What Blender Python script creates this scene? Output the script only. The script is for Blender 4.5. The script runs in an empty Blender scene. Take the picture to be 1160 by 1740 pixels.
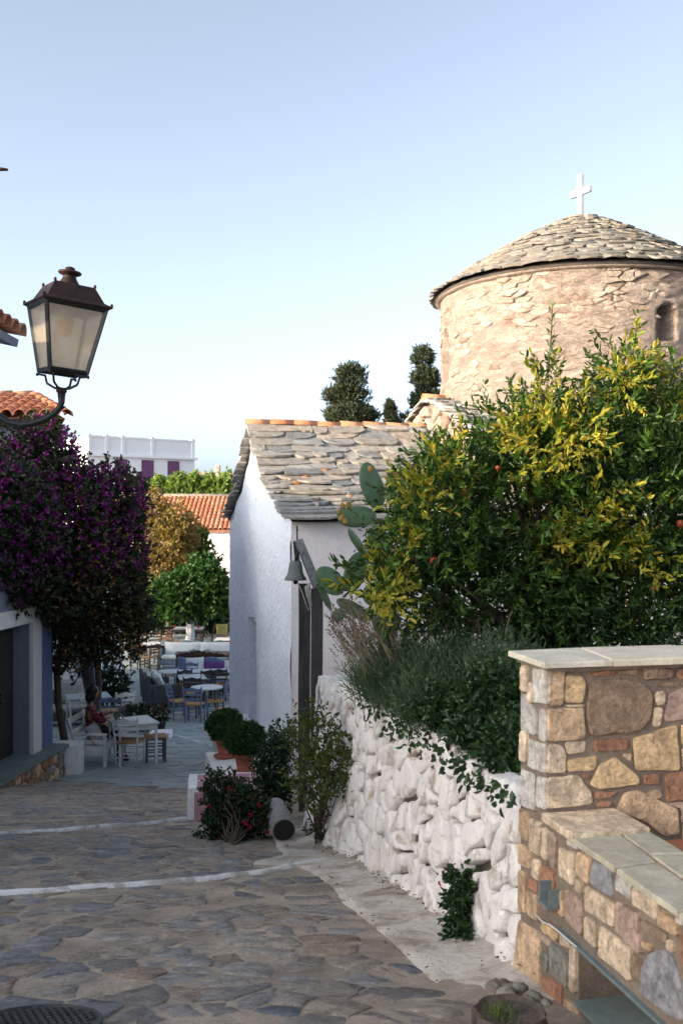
import bpy, math, random
import numpy as np
from mathutils import Vector, Matrix, noise
from mathutils.geometry import delaunay_2d_cdt

# ------------------------------------------------------------------ camera, sky, sun, exposure
scene = bpy.context.scene
COL = scene.collection
EYE = 1.6                       # eye height above the paving near the camera
F = 1700.0                      # focal length in photograph pixels (35 mm lens)
HOR = 880.0                     # horizon row in the photograph
cam_d = bpy.data.cameras.new('camera')
cam_d.sensor_fit = 'VERTICAL'; cam_d.sensor_height = 36.0; cam_d.sensor_width = 24.0
cam_d.lens = F / 1740 * 36.0
cam_d.shift_y = (870 - HOR) / 1740 * -1.0
cam_d.clip_start = 0.05; cam_d.clip_end = 6000
cam = bpy.data.objects.new('camera', cam_d); COL.objects.link(cam)
cam.location = (0, 0, EYE); cam.rotation_euler = (math.radians(90), 0, 0)
cam_d.dof.use_dof = True; cam_d.dof.focus_distance = 7.0; cam_d.dof.aperture_fstop = 5.0
scene.camera = cam

SUN_AZ = math.radians(242)      # compass angle of the sun, clockwise from +Y
SUN_EL = math.radians(13)
world = bpy.data.worlds.new('World'); scene.world = world; world.use_nodes = True
wn = world.node_tree
bg = wn.nodes['Background']
sky = wn.nodes.new('ShaderNodeTexSky'); sky.sky_type = 'NISHITA'; sky.sun_disc = False
sky.sun_elevation = SUN_EL; sky.sun_rotation = SUN_AZ
sky.altitude = 0; sky.air_density = 0.42; sky.dust_density = 3.1; sky.ozone_density = 1.0
hsv = wn.nodes.new('ShaderNodeHueSaturation'); hsv.inputs['Hue'].default_value = 0.489; hsv.inputs['Saturation'].default_value = 0.62   # hazy, washed-out summer sky
wn.links.new(sky.outputs[0], hsv.inputs['Color']); wn.links.new(hsv.outputs[0], bg.inputs[0]); bg.inputs[1].default_value = 0.15
sun_d = bpy.data.lights.new('sun', 'SUN'); sun_d.energy = 2.0; sun_d.angle = math.radians(0.6)
sun_d.color = (1.0, 0.78, 0.55)
sun = bpy.data.objects.new('sun', sun_d); COL.objects.link(sun)
to_sun = Vector((math.sin(SUN_AZ) * math.cos(SUN_EL), math.cos(SUN_AZ) * math.cos(SUN_EL), math.sin(SUN_EL)))
sun.rotation_euler = (-to_sun).to_track_quat('-Z', 'Y').to_euler(); sun.location = to_sun * 60
vs = scene.view_settings
vs.view_transform = 'Standard'; vs.look = 'None'; vs.gamma = 1.0; vs.use_curve_mapping = False
vs.exposure = 1.93
scene.cycles.use_denoising = True
scene.cycles.max_bounces = 8; scene.cycles.transparent_max_bounces = 12

# ------------------------------------------------------------------ helpers
R = random.Random(11); NR = np.random.default_rng(5)

def at(px, py, Y):
    """world point seen at photograph pixel (px, py) at depth Y"""
    return Vector(((px - 580) / F * Y, Y, EYE - (py - HOR) / F * Y))

_GP = [(-30, 6.632), (15.5, -2.468), (17, -2.66), (24, -3.3), (4000, -3.3)]
def gz0(y):
    for (a, za), (b, zb) in zip(_GP, _GP[1:]):
        if y <= b: return za + (zb - za) * (y - a) / (b - a)
    return -3.3
def gz(x, y):
    f = y - 0.7 * x; d = 0.0
    for l in (6.8, 10.6):
        if l < f < l + 3.8: d = -0.06 * (1 - (f - l) / 3.8) * min(1, (f - l) / 0.05)
    return gz0(y) + (d if y < 15 else 0)
def gp(px, py):
    """point of the paving seen at pixel (px, py)"""
    a, b = 1.5, 90.0
    for _ in range(50):
        m = (a + b) / 2
        if EYE - (py - HOR) / F * m > gz0(m): a = m
        else: b = m
    p = at(px, py, a); p.z = gz(p.x, p.y); return p

def nz(x, y, z, s=1.0): return noise.noise(Vector((x * s, y * s, z * s)))

def put(name, me, mat=None, parent=None, world=True):
    o = bpy.data.objects.new(name, me); COL.objects.link(o)
    if mat is not None and len(me.materials) == 0: me.materials.append(mat)
    if parent is not None:
        o.parent = parent
        if world and parent.type == 'EMPTY': o.matrix_parent_inverse = Matrix.Translation(-Vector(parent.location))
    return o
def tag(o, label, cat, group=None):
    o['label'] = label; o['category'] = cat
    if group: o['group'] = group
    return o
def thing(name, label, cat, loc=(0, 0, 0), rz=0.0, group=None):
    o = bpy.data.objects.new(name, None); COL.objects.link(o)
    o.empty_display_size = 0.1; o.location = loc; o.rotation_euler = (0, 0, rz)
    return tag(o, label, cat, group)
def struct(o): o['kind'] = 'structure'; return o
def stuff(o): o['kind'] = 'stuff'; return o
def copy_tree(o, parent=None):
    c = o.copy(); COL.objects.link(c)
    if parent is not None: c.parent = parent; c.matrix_parent_inverse = o.matrix_parent_inverse.copy()
    for ch in list(o.children): copy_tree(ch, c)
    return c

class MB:
    """collects shapes into one mesh"""
    def __init__(s): s.v = []; s.f = []
    def add(s, vs, fs):
        n = len(s.v); s.v += [tuple(p) for p in vs]; s.f += [tuple(i + n for i in f) for f in fs]; return s
    def box(s, c, size, rot=None):
        hx, hy, hz = size[0] / 2, size[1] / 2, size[2] / 2
        ps = [Vector((x, y, z)) for z in (-hz, hz) for x, y in ((-hx, -hy), (hx, -hy), (hx, hy), (-hx, hy))]
        if rot is not None: ps = [rot @ p for p in ps]
        c = Vector(c)
        return s.add([p + c for p in ps], [(0, 3, 2, 1), (4, 5, 6, 7), (0, 1, 5, 4), (1, 2, 6, 5), (2, 3, 7, 6), (3, 0, 4, 7)])
    def bbox(s, c, size, b=0.01, rot=None):
        """box with chamfered edges"""
        hx, hy, hz = size[0] / 2, size[1] / 2, size[2] / 2
        def ring(z, i): 
            a, d = hx - i, hy - i; q = b
            return [(-a + q, -d, z), (a - q, -d, z), (a, -d + q, z), (a, d - q, z), (a - q, d, z), (-a + q, d, z), (-a, d - q, z), (-a, -d + q, z)]
        ps = ring(-hz, b) + ring(-hz + b, 0) + ring(hz - b, 0) + ring(hz, b)
        fs = [tuple(range(7, -1, -1)), tuple(range(24, 32))]
        for k in range(3):
            for i in range(8): j = (i + 1) % 8; fs.append((k * 8 + i, k * 8 + j, k * 8 + 8 + j, k * 8 + 8 + i))
        c = Vector(c); ps = [Vector(p) for p in ps]
        if rot is not None: ps = [rot @ p for p in ps]
        return s.add([p + c for p in ps], fs)
    def tube(s, pts, rs, n=8, cap=True):
        pts = [Vector(p) for p in pts]
        if not hasattr(rs, '__len__'): rs = [rs] * len(pts)
        base = len(s.v); ref = None
        for i, p in enumerate(pts):
            d = (pts[min(i + 1, len(pts) - 1)] - pts[max(i - 1, 0)])
            d = d.normalized() if d.length > 1e-9 else Vector((0, 0, 1))
            if ref is None: ref = Vector((0, 0, 1)) if abs(d.z) < 0.9 else Vector((1, 0, 0))
            a = d.cross(ref).normalized(); b = d.cross(a).normalized(); ref = -b if False else a.cross(d).normalized()
            for k in range(n):
                t = 2 * math.pi * k / n
                s.v.append(tuple(p + (a * math.cos(t) + b * math.sin(t)) * rs[i]))
        for i in range(len(pts) - 1):
            for k in range(n):
                k2 = (k + 1) % n
                s.f.append((base + i * n + k, base + i * n + k2, base + (i + 1) * n + k2, base + (i + 1) * n + k))
        if cap:
            s.f.append(tuple(base + k for k in range(n - 1, -1, -1)))
            e = base + (len(pts) - 1) * n; s.f.append(tuple(e + k for k in range(n)))
        return s
    def lathe(s, prof, n=16, c=(0, 0, 0), M=None):
        base = len(s.v); c = Vector(c)
        for r, z in prof:
            for k in range(n):
                t = 2 * math.pi * k / n; p = Vector((r * math.cos(t), r * math.sin(t), z))
                if M is not None: p = M @ p
                s.v.append(tuple(p + c))
        for i in range(len(prof) - 1):
            for k in range(n):
                k2 = (k + 1) % n
                s.f.append((base + i * n + k, base + i * n + k2, base + (i + 1) * n + k2, base + (i + 1) * n + k))
        s.f.append(tuple(base + k for k in range(n - 1, -1, -1)))
        e = base + (len(prof) - 1) * n; s.f.append(tuple(e + k for k in range(n)))
        return s
    def ell(s, c, r, n=12, m=8, M=None):
        return s.lathe([(r[0] * math.sin(math.pi * (i + .02) / (m + .04)), -r[2] * math.cos(math.pi * (i + .02) / (m + .04))) for i in range(m + 1)], n, c,
                       (M or Matrix.Identity(3)) @ Matrix.Diagonal((1, r[1] / r[0], 1)))
    def quad(s, a, b, c, d): return s.add([a, b, c, d], [(0, 1, 2, 3)])
    def mesh(s, name, smooth=False):
        me = bpy.data.meshes.new(name); me.from_pydata(s.v, [], s.f); me.update()
        if smooth: me.shade_smooth()
        return me
    def build(s, name, mat, parent=None, smooth=False, world=True):
        return put(name, s.mesh(name, smooth), mat, parent, world)

def rotz(a): return Matrix.Rotation(a, 3, 'Z')

# ---- plane polygons: cells of masonry
def clip_half(poly, mx, my, nx, ny):
    out = []
    for i in range(len(poly)):
        a, b = poly[i - 1], poly[i]
        da = (a[0] - mx) * nx + (a[1] - my) * ny; db = (b[0] - mx) * nx + (b[1] - my) * ny
        if da <= 0 and db <= 0: out.append(b)
        elif da <= 0 < db: t = da / (da - db); out.append((a[0] + (b[0] - a[0]) * t, a[1] + (b[1] - a[1]) * t))
        elif db <= 0 < da:
            t = da / (da - db); out.append((a[0] + (b[0] - a[0]) * t, a[1] + (b[1] - a[1]) * t)); out.append(b)
    return out
def voronoi(pts, rect):
    P = np.array(pts); cells = []
    x0, y0, x1, y1 = rect
    for i in range(len(P)):
        d = ((P - P[i]) ** 2).sum(1); idx = np.argsort(d)[1:26]
        poly = [(x0, y0), (x1, y0), (x1, y1), (x0, y1)]
        for j in idx:
            m = (P[i] + P[j]) / 2; n = P[j] - P[i]
            poly = clip_half(poly, m[0], m[1], n[0], n[1])
            if len(poly) < 3: break
        cells.append(poly if len(poly) >= 3 else None)
    return cells
def jgrid(rect, sx, sy, j=0.4, brick=True, rnd=R):
    x0, y0, x1, y1 = rect; pts = []
    ny = max(1, round((y1 - y0) / sy)); 
    for r in range(ny):
        nx = max(1, round((x1 - x0) / sx))
        for k in range(nx + 1):
            pts.append((x0 + (k + (0.5 if (r % 2 and brick) else 0.0) + rnd.uniform(-j, j)) * (x1 - x0) / nx,
                        y0 + (r + .5 + rnd.uniform(-j, j)) * (y1 - y0) / ny))
    return pts
def area(p): return 0.5 * sum(p[i - 1][0] * p[i][1] - p[i][0] * p[i - 1][1] for i in range(len(p)))
def centroid(p): return (sum(q[0] for q in p) / len(p), sum(q[1] for q in p) / len(p))
def shrink(poly, g):
    """inset a convex-ish polygon by g"""
    if area(poly) < 0: poly = poly[::-1]
    c = centroid(poly); out = list(poly)
    for i in range(len(poly)):
        a, b = poly[i - 1], poly[i]
        dx, dy = b[0] - a[0], b[1] - a[1]; l = math.hypot(dx, dy)
        if l < 1e-6: continue
        nx, ny = dy / l, -dx / l
        out = clip_half(out, a[0] - nx * g, a[1] - ny * g, nx, ny)
        if len(out) < 3: return None
    return out
def chaikin(poly, t=0.25):
    out = []
    for i in range(len(poly)):
        a, b = poly[i], poly[(i + 1) % len(poly)]
        out.append((a[0] + (b[0] - a[0]) * t, a[1] + (b[1] - a[1]) * t)); out.append((a[0] + (b[0] - a[0]) * (1 - t), a[1] + (b[1] - a[1]) * (1 - t)))
    return out
def rough_poly(poly, seg, amp, rnd=R):
    out = []
    for i in range(len(poly)):
        a, b = poly[i], poly[(i + 1) % len(poly)]
        l = math.hypot(b[0] - a[0], b[1] - a[1]); n = max(1, min(4, int(l / seg)))
        for k in range(n):
            t = k / n
            out.append((a[0] + (b[0] - a[0]) * t + rnd.uniform(-amp, amp), a[1] + (b[1] - a[1]) * t + rnd.uniform(-amp, amp)))
    return out
def stone_vf(poly, fn, d0, d1, bev=0.01, bulge=0.005, tilt=0.0, jit=0.0, rnd=R, rings=1):
    """a stone: outline poly in (u, v), base at depth d0, face at about d1, fn(u, v, w) -> world"""
    if area(poly) < 0: poly = poly[::-1]
    c = centroid(poly); n = len(poly); vs = []
    tx, ty = rnd.uniform(-tilt, tilt), rnd.uniform(-tilt, tilt)
    def ring(k, w, jj):
        for p in poly:
            u, v = c[0] + (p[0] - c[0]) * k, c[1] + (p[1] - c[1]) * k
            vs.append(fn(u, v, w + (u - c[0]) * tx + (v - c[1]) * ty + rnd.uniform(-jj, jj)))
    rad = math.sqrt(abs(area(poly)) / math.pi) + 1e-6
    ring(1.0, d0, 0); ring(1.0, d1 - bev, jit * .5); ring(1 - min(.45, bev / rad), d1, jit)
    m = 3
    if rings > 1: ring(.5, d1 + bulge * .8, jit); m = 4
    vs.append(fn(c[0], c[1], d1 + bulge))
    fs = []
    for r in range(m - 1):
        for i in range(n): j = (i + 1) % n; fs.append((r * n + i, r * n + j, r * n + n + j, r * n + n + i))
    b = (m - 1) * n
    for i in range(n): fs.append((b + i, b + (i + 1) % n, m * n))
    return vs, fs

def inside(poly, x, y):
    c = False
    for i in range(len(poly)):
        (x0, y0), (x1, y1) = poly[i - 1], poly[i]
        if (y0 > y) != (y1 > y) and x < (x1 - x0) * (y - y0) / (y1 - y0) + x0: c = not c
    return c
def rough_stone(poly, fn, d0, d1, bev, sp, amp, freq, tilt=0.0, rnd=R):
    """a stone with a broken, uneven face: the face is a fine net displaced by noise"""
    if area(poly) < 0: poly = poly[::-1]
    c = centroid(poly); n = len(poly); rad = math.sqrt(abs(area(poly)) / math.pi) + 1e-6; k = 1 - min(.4, bev / rad)
    tx, ty = rnd.uniform(-tilt, tilt), rnd.uniform(-tilt, tilt); sd = rnd.uniform(0, 99)
    inner = [(c[0] + (p[0] - c[0]) * k, c[1] + (p[1] - c[1]) * k) for p in poly]
    xs = [p[0] for p in inner]; ys = [p[1] for p in inner]; pts = list(inner); core = [(c[0] + (p[0] - c[0]) * k * .88, c[1] + (p[1] - c[1]) * k * .88) for p in poly]
    y = min(ys) + sp * .5
    while y < max(ys):
        x = min(xs) + sp * rnd.uniform(.2, .8)
        while x < max(xs):
            q = (x + rnd.uniform(-.3, .3) * sp, y + rnd.uniform(-.3, .3) * sp)
            if inside(core, *q): pts.append(q)
            x += sp
        y += sp
    r = delaunay_2d_cdt([Vector(p) for p in pts], [(i, (i + 1) % n) for i in range(n)], [], 1, 1e-6)
    ov, of, orig = r[0], r[2], r[3]; back = {}
    for i, l in enumerate(orig):
        for q in l: back[q] = i
    def h(u, v, e):
        a = Vector((u * freq, v * freq, sd)); return d1 + (u - c[0]) * tx + (v - c[1]) * ty + amp * e * (noise.noise(a) + .6 * noise.noise(a * 2.3) + .35 * noise.noise(a * 5))
    ring = {back.get(i) for i in range(n)}
    vs_ = [fn(p[0], p[1], h(p[0], p[1], .5 if i in ring else 1.0)) for i, p in enumerate(ov)]; fs_ = [tuple(f) for f in of]; m = len(vs_)
    vs_ += [fn(p[0], p[1], h(p[0], p[1], .5) - bev) for p in poly] + [fn(p[0], p[1], d0) for p in poly]
    for i in range(n):
        j = (i + 1) % n
        if i in back and j in back: fs_.append((m + i, m + j, back[j], back[i]))
        fs_.append((m + n + i, m + n + j, m + j, m + i))
    return vs_, fs_

# ---- foliage
def unit(a): return a / (np.linalg.norm(a, axis=-1, keepdims=True) + 1e-9)
def leaf_mesh(name, P, D, L, W, fold=0.25, nrm=None):
    """one folded leaf per row: base P, direction D, length L, width W"""
    n = len(P); D = unit(D)
    rv = NR.normal(size=(n, 3)) if nrm is None else nrm + NR.normal(size=(n, 3)) * .45
    S = unit(np.cross(D, rv)); N = np.cross(S, D)
    L = np.broadcast_to(L, n)[:, None]; W = np.broadcast_to(W, n)[:, None]
    up = N * W * fold
    V = np.stack([P, P + D * L * .3 + S * W * .42 + up, P + D * L * .68 + S * W * .38 + up, P + D * L - N * W * .15,
                  P + D * L * .68 - S * W * .38 + up, P + D * L * .3 - S * W * .42 + up], 1).reshape(-1, 3)
    base = (np.arange(n) * 6)[:, None]
    Fi = np.concatenate([base + np.array([[0, 1, 2, 3]]), base + np.array([[0, 3, 4, 5]])], 1).reshape(-1)
    me = bpy.data.meshes.new(name)
    me.vertices.add(n * 6); me.vertices.foreach_set('co', V.astype(np.float32).ravel())
    me.loops.add(n * 8); me.loops.foreach_set('vertex_index', Fi.astype(np.int32))
    me.polygons.add(n * 2); me.polygons.foreach_set('loop_start', np.arange(0, n * 8, 4, dtype=np.int32))
    me.update(calc_edges=True); return me
def blob_pts(blobs, n, shell=0.55):
    """n points in a union of ellipsoids (cx,cy,cz,rx,ry,rz), denser to the outside, with outward directions"""
    vol = np.array([b[3] * b[4] * b[5] for b in blobs]); vol = vol ** .8; k = NR.choice(len(blobs), n, p=vol / vol.sum())
    B = np.array(blobs)[k]; d = unit(NR.normal(size=(n, 3)))
    r = shell + (1 - shell) * NR.random(n) ** .6
    q = np.array([1 + .28 * noise.noise(Vector(v)) for v in (d * 2.2 + B[:, :3])])
    P = B[:, :3] + d * B[:, 3:] * (r * q)[:, None]
    return P, unit(d / B[:, 3:])
def sprig_pts(P, D, per, length, up=0.25, spread=0.55):
    """leaves along short twigs that start at P and point to D"""
    n = len(P); A = unit(D + NR.normal(size=(n, 3)) * .45 + np.array([0, 0, up]))
    t = (np.arange(per) + .5) / per
    Q = P[:, None, :] + A[:, None, :] * (t[None, :, None] * length * NR.uniform(.6, 1.3, (n, 1, 1)))
    rv = unit(NR.normal(size=(n, per, 3))); dirs = unit(A[:, None, :] * (1 - spread * .6) + rv * spread)
    return Q.reshape(-1, 3), dirs.reshape(-1, 3)
# ------------------------------------------------------------------ materials
def new_mat(name):
    m = bpy.data.materials.new(name); m.use_nodes = True
    nt = m.node_tree; return m, nt, nt.nodes['Principled BSDF']
def N(nt, kind, **kw):
    n = nt.nodes.new('ShaderNode' + kind)
    for k, v in kw.items(): setattr(n, k, v)
    return n
def L(nt, a, b): nt.links.new(a, b)
def ramp(nt, fac, stops, interp='LINEAR'):
    r = N(nt, 'ValToRGB'); e = r.color_ramp.elements; r.color_ramp.interpolation = interp
    while len(e) < len(stops): e.new(0.5)
    for el, (p, c) in zip(e, stops): el.position = p; el.color = (*c, 1) if len(c) == 3 else c
    if fac is not None: L(nt, fac, r.inputs[0])
    return r.outputs[0]
def noise_n(nt, co, scale, detail=4, rough=.6, dist=0.0):
    n = N(nt, 'TexNoise'); n.inputs['Scale'].default_value = scale; n.inputs['Detail'].default_value = detail
    n.inputs['Roughness'].default_value = rough; n.inputs['Distortion'].default_value = dist
    L(nt, co, n.inputs['Vector']); return n.outputs['Fac']
def mapr(nt, v, a, b, c, d):
    m = N(nt, 'MapRange'); m.inputs[1].default_value = a; m.inputs[2].default_value = b; m.inputs[3].default_value = c; m.inputs[4].default_value = d
    L(nt, v, m.inputs[0]); return m.outputs[0]
def mixc(nt, fac, a, b, mode='MIX'):
    m = N(nt, 'Mix', data_type='RGBA', blend_type=mode)
    for i, v in ((0, fac), (6, a), (7, b)):
        if hasattr(v, 'links') or hasattr(v, 'is_linked'): L(nt, v, m.inputs[i])
        elif isinstance(v, (int, float)): m.inputs[i].default_value = v
        else: m.inputs[i].default_value = (*v, 1)
    return m.outputs[2]
def math_n(nt, op, a, b=None):
    m = N(nt, 'Math', operation=op)
    for i, v in ((0, a), (1, b)):
        if v is None: continue
        if isinstance(v, (int, float)): m.inputs[i].default_value = v
        else: L(nt, v, m.inputs[i])
    return m.outputs[0]
def bump(nt, h, strength, dist, bsdf, prev=None):
    b = N(nt, 'Bump'); b.inputs['Strength'].default_value = strength; b.inputs['Distance'].default_value = dist
    L(nt, h, b.inputs['Height'])
    if prev is not None: L(nt, prev, b.inputs['Normal'])
    if bsdf is not None: L(nt, b.outputs[0], bsdf.inputs['Normal'])
    return b.outputs[0]
def coords(nt): return N(nt, 'TexCoord').outputs['Object']
def rnd_n(nt):
    g = N(nt, 'NewGeometry'); o = N(nt, 'ObjectInfo')
    return math_n(nt, 'FRACT', math_n(nt, 'ADD', g.outputs['Random Per Island'], o.outputs['Random']))
def stops_of(cols): return [(i / max(1, len(cols) - 1), c) for i, c in enumerate(cols)]

def m_stone(name, cols, scale=6, var=.45, bs=25, bd=.012, rough=.88, stain=None, stain_amt=.5, stretch=None, mott=(.78, 1.18), pits=0):
    m, nt, b = new_mat(name); co = coords(nt)
    if stretch:
        mp = N(nt, 'Mapping'); mp.inputs['Scale'].default_value = stretch; L(nt, co, mp.inputs[0]); co = mp.outputs[0]
    rn = rnd_n(nt)
    base = ramp(nt, rn, stops_of(cols))
    n1 = noise_n(nt, co, scale, 6, .65, .6); n2 = noise_n(nt, co, bs, 8, .7, .3); n3 = noise_n(nt, co, bs * 4, 3, .6)
    v = mapr(nt, n1, .3, .7, 1 - var, 1 + var * .7); v2 = mapr(nt, n2, .3, .7, mott[0], mott[1])
    c = mixc(nt, 1.0, base, math_n(nt, 'MULTIPLY', v, v2), 'MULTIPLY')
    if stain:
        n4 = noise_n(nt, co, scale * .6, 5, .7, 1.0)
        c = mixc(nt, mapr(nt, n4, .52, .72, 0, stain_amt), c, stain)
    if pits:
        c = mixc(nt, mapr(nt, noise_n(nt, co, bs * 1.6, 3, .5), .60, .70, 0, pits), c, (.10, .07, .05))
    L(nt, c, b.inputs['Base Color']); b.inputs['Roughness'].default_value = rough; b.inputs['Specular IOR Level'].default_value = .25
    p = bump(nt, n2, .9, bd, None); bump(nt, n3, .5, bd * .35, b, p)
    return m
def m_plaster(name, col, dirt, lo=.56, hi=.75, amt=.6, bs=5, bd=.02, scale=1.6, rough=.9):
    m, nt, b = new_mat(name); co = coords(nt)
    n1 = noise_n(nt, co, scale, 7, .68, .5); n2 = noise_n(nt, co, bs, 5, .6, .4); n3 = noise_n(nt, co, bs * 8, 4, .6); n5 = noise_n(nt, co, 14, 6, .75, .2)
    c = mixc(nt, mapr(nt, n1, lo, hi, 0, amt), col, dirt)
    c = mixc(nt, mapr(nt, n5, .58, .8, 0, amt * .7), c, tuple(x * .7 for x in dirt))
    c = mixc(nt, 1.0, c, mapr(nt, n3, .3, .7, .93, 1.05), 'MULTIPLY')
    L(nt, c, b.inputs['Base Color']); b.inputs['Roughness'].default_value = rough; b.inputs['Specular IOR Level'].default_value = .2
    p = bump(nt, n2, .8, bd, None); bump(nt, n3, .5, bd * .25, b, p)
    return m
def m_plain(name, col, rough=.6, metal=0.0, var=.15, scale=9, spec=.4, bd=.002):
    m, nt, b = new_mat(name); co = coords(nt)
    n1 = noise_n(nt, co, scale, 5, .65); n2 = noise_n(nt, co, scale * 7, 3, .6)
    c = mixc(nt, 1.0, col, mapr(nt, n1, .3, .7, 1 - var, 1 + var), 'MULTIPLY')
    L(nt, c, b.inputs['Base Color']); b.inputs['Roughness'].default_value = rough
    b.inputs['Metallic'].default_value = metal; b.inputs['Specular IOR Level'].default_value = spec
    bump(nt, n2, .5, bd, b); return m
def m_wood(name, cols, axis=2, scale=7, rough=.8, bd=.004):
    m, nt, b = new_mat(name); co = coords(nt); mp = N(nt, 'Mapping'); s = [scale * 4] * 3; s[axis] = scale * .25
    mp.inputs['Scale'].default_value = s; L(nt, co, mp.inputs[0])
    n1 = noise_n(nt, mp.outputs[0], 1.0, 6, .7, .8); n2 = noise_n(nt, co, 5, 4)
    c = ramp(nt, mapr(nt, n1, .3, .7, 0, 1), stops_of(cols))
    c = mixc(nt, 1.0, c, mapr(nt, n2, .3, .7, .75, 1.2), 'MULTIPLY')
    L(nt, c, b.inputs['Base Color']); b.inputs['Roughness'].default_value = rough; bump(nt, n1, .9, bd, b); return m
def m_leaf(name, cols, patch=None, patch_lo=.5, patch_hi=.62, pscale=1.2, trans=.35, rough=.45):
    m, nt, b = new_mat(name); co = coords(nt); rn = rnd_n(nt)
    c = ramp(nt, rn, stops_of(cols))
    if patch:
        n1 = noise_n(nt, co, pscale, 3, .5)
        f = mapr(nt, math_n(nt, 'ADD', n1, mapr(nt, rn, 0, 1, -.06, .06)), patch_lo, patch_hi, 0, 1)
        c = mixc(nt, f, c, ramp(nt, rn, stops_of(patch)))
    b.inputs['Roughness'].default_value = rough; b.inputs['Specular IOR Level'].default_value = .35
    L(nt, c, b.inputs['Base Color'])
    tr = N(nt, 'BsdfTranslucent'); L(nt, mixc(nt, 1.0, c, (1.25, 1.3, .7), 'MULTIPLY'), tr.inputs[0])
    mx = N(nt, 'MixShader'); mx.inputs[0].default_value = trans
    L(nt, b.outputs[0], mx.inputs[1]); L(nt, tr.outputs[0], mx.inputs[2])
    L(nt, mx.outputs[0], nt.nodes['Material Output'].inputs[0]); return m

M = {}
M['white'] = m_plaster('whitewash', (.78, .77, .76), (.42, .38, .33), .60, .8, .55, bs=7, bd=.035)
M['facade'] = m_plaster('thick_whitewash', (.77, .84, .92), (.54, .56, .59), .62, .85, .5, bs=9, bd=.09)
M['longwall'] = m_plaster('pinkish_whitewash', (.82, .75, .71), (.52, .40, .30), .60, .8, .45, bs=2.5, bd=.02)
M['wallstone'] = m_plaster('whitewashed_stone', (.82, .775, .72), (.38, .29, .20), .54, .66, .8, bs=30, bd=.02, scale=8)
M['wallgap'] = m_plaster('dirty_joint', (.12, .095, .075), (.12, .10, .08), .45, .65, .8, bs=20, bd=.02, scale=6)
M['kerb'] = m_plaster('worn_whitewash_strip', (.60, .55, .48), (.30, .235, .175), .44, .62, .9, bs=18, bd=.03, scale=3.2)
M['paint'] = m_plaster('white_paint_line', (.68, .68, .67), (.32, .29, .26), .48, .60, .85, bs=20, bd=.008, scale=4)
M['pink'] = m_plaster('pink_cement', (.46, .24, .27), (.3, .2, .2), .5, .75, .5, bs=20, bd=.006, scale=4)
M['mortar'] = m_stone('street_mortar', [(.54, .445, .35), (.54, .445, .35)], scale=3, var=.45, bs=55, bd=.03, stain=(.27, .24, .215), stain_amt=.7)
M['cobble'] = m_stone('street_stone', [(.27, .285, .30), (.47, .375, .285), (.37, .365, .37), (.50, .43, .35), (.22, .235, .255), (.43, .325, .24), (.36, .36, .37), (.53, .47, .40), (.30, .31, .325), (.46, .385, .305), (.34, .34, .35)], scale=14, var=.5, bs=55, bd=.03, rough=.75, stain=(.40, .325, .255), stain_amt=.45, mott=(.62, 1.3), pits=.3)
M['slab'] = m_stone('terrace_slab', [(.25, .32, .33), (.30, .36, .36), (.22, .285, .30), (.32, .365, .355), (.27, .325, .325)], scale=3, var=.25, bs=30, bd=.005, rough=.6)
M['slabjoint'] = m_stone('terrace_joint', [(.44, .43, .40), (.44, .43, .40)], scale=3, var=.3, bs=40, bd=.006)
M['soil'] = m_stone('garden_soil', [(.07, .055, .042), (.07, .055, .042)], scale=4, var=.5, bs=50, bd=.03)
M['earth'] = m_stone('far_ground', [(.16, .14, .11), (.16, .14, .11)], scale=.3, var=.4, bs=8, bd=.02)
# pier stones by colour
def pst(n, c, **k): M['p_' + n] = m_stone('masonry_' + n, [tuple(x * .88 for x in c), tuple(min(1, x * 1.1) for x in c)], scale=16, var=.5, bs=48, bd=.02, mott=(.66, 1.28), pits=.45, **k)
pst('cream', (.80, .63, .44), stain=(.50, .33, .18), stain_amt=.45)
pst('tan', (.72, .51, .32), stain=(.42, .22, .11), stain_amt=.5)
pst('yellow', (.78, .56, .31), stain=(.52, .30, .12), stain_amt=.4)
pst('brown', (.36, .255, .17), stain=(.26, .20, .15), stain_amt=.6)
pst('red', (.45, .23, .14), stain=(.50, .32, .20), stain_amt=.5)
pst('pink', (.56, .40, .31), stain=(.55, .42, .32), stain_amt=.5)
pst('grey', (.34, .335, .335), stain=(.38, .36, .36), stain_amt=.4)
pst('green', (.29, .28, .23), stain=(.38, .33, .26), stain_amt=.4)
pst('pale', (.70, .65, .57), stain=(.52, .38, .25), stain_amt=.35)
M['pmortar'] = m_stone('masonry_mortar', [(.26, .205, .155), (.26, .205, .155)], scale=7, var=.25, bs=70, bd=.012)
M['capslab'] = m_stone('pale_cap_slate', [(.60, .55, .44), (.64, .56, .43), (.56, .54, .45)], scale=8, var=.22, bs=60, bd=.003, rough=.6, stain=(.46, .34, .22), stain_amt=.35)
M['ledgeslab'] = m_stone('green_ledge_slate', [(.39, .39, .30), (.46, .42, .31), (.35, .36, .29)], scale=9, var=.3, bs=60, bd=.003, rough=.55, stain=(.38, .30, .20), stain_amt=.4)
M['teal'] = m_stone('teal_slate', [(.15, .19, .19), (.17, .21, .20)], scale=6, var=.2, bs=50, bd=.002, rough=.5)
M['terracotta'] = m_plain('terracotta', (.42, .17, .085), .8, var=.2, bd=.003)
M['tcjoint'] = m_plain('terracotta_joint', (.42, .24, .15), .9, var=.2)
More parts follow.
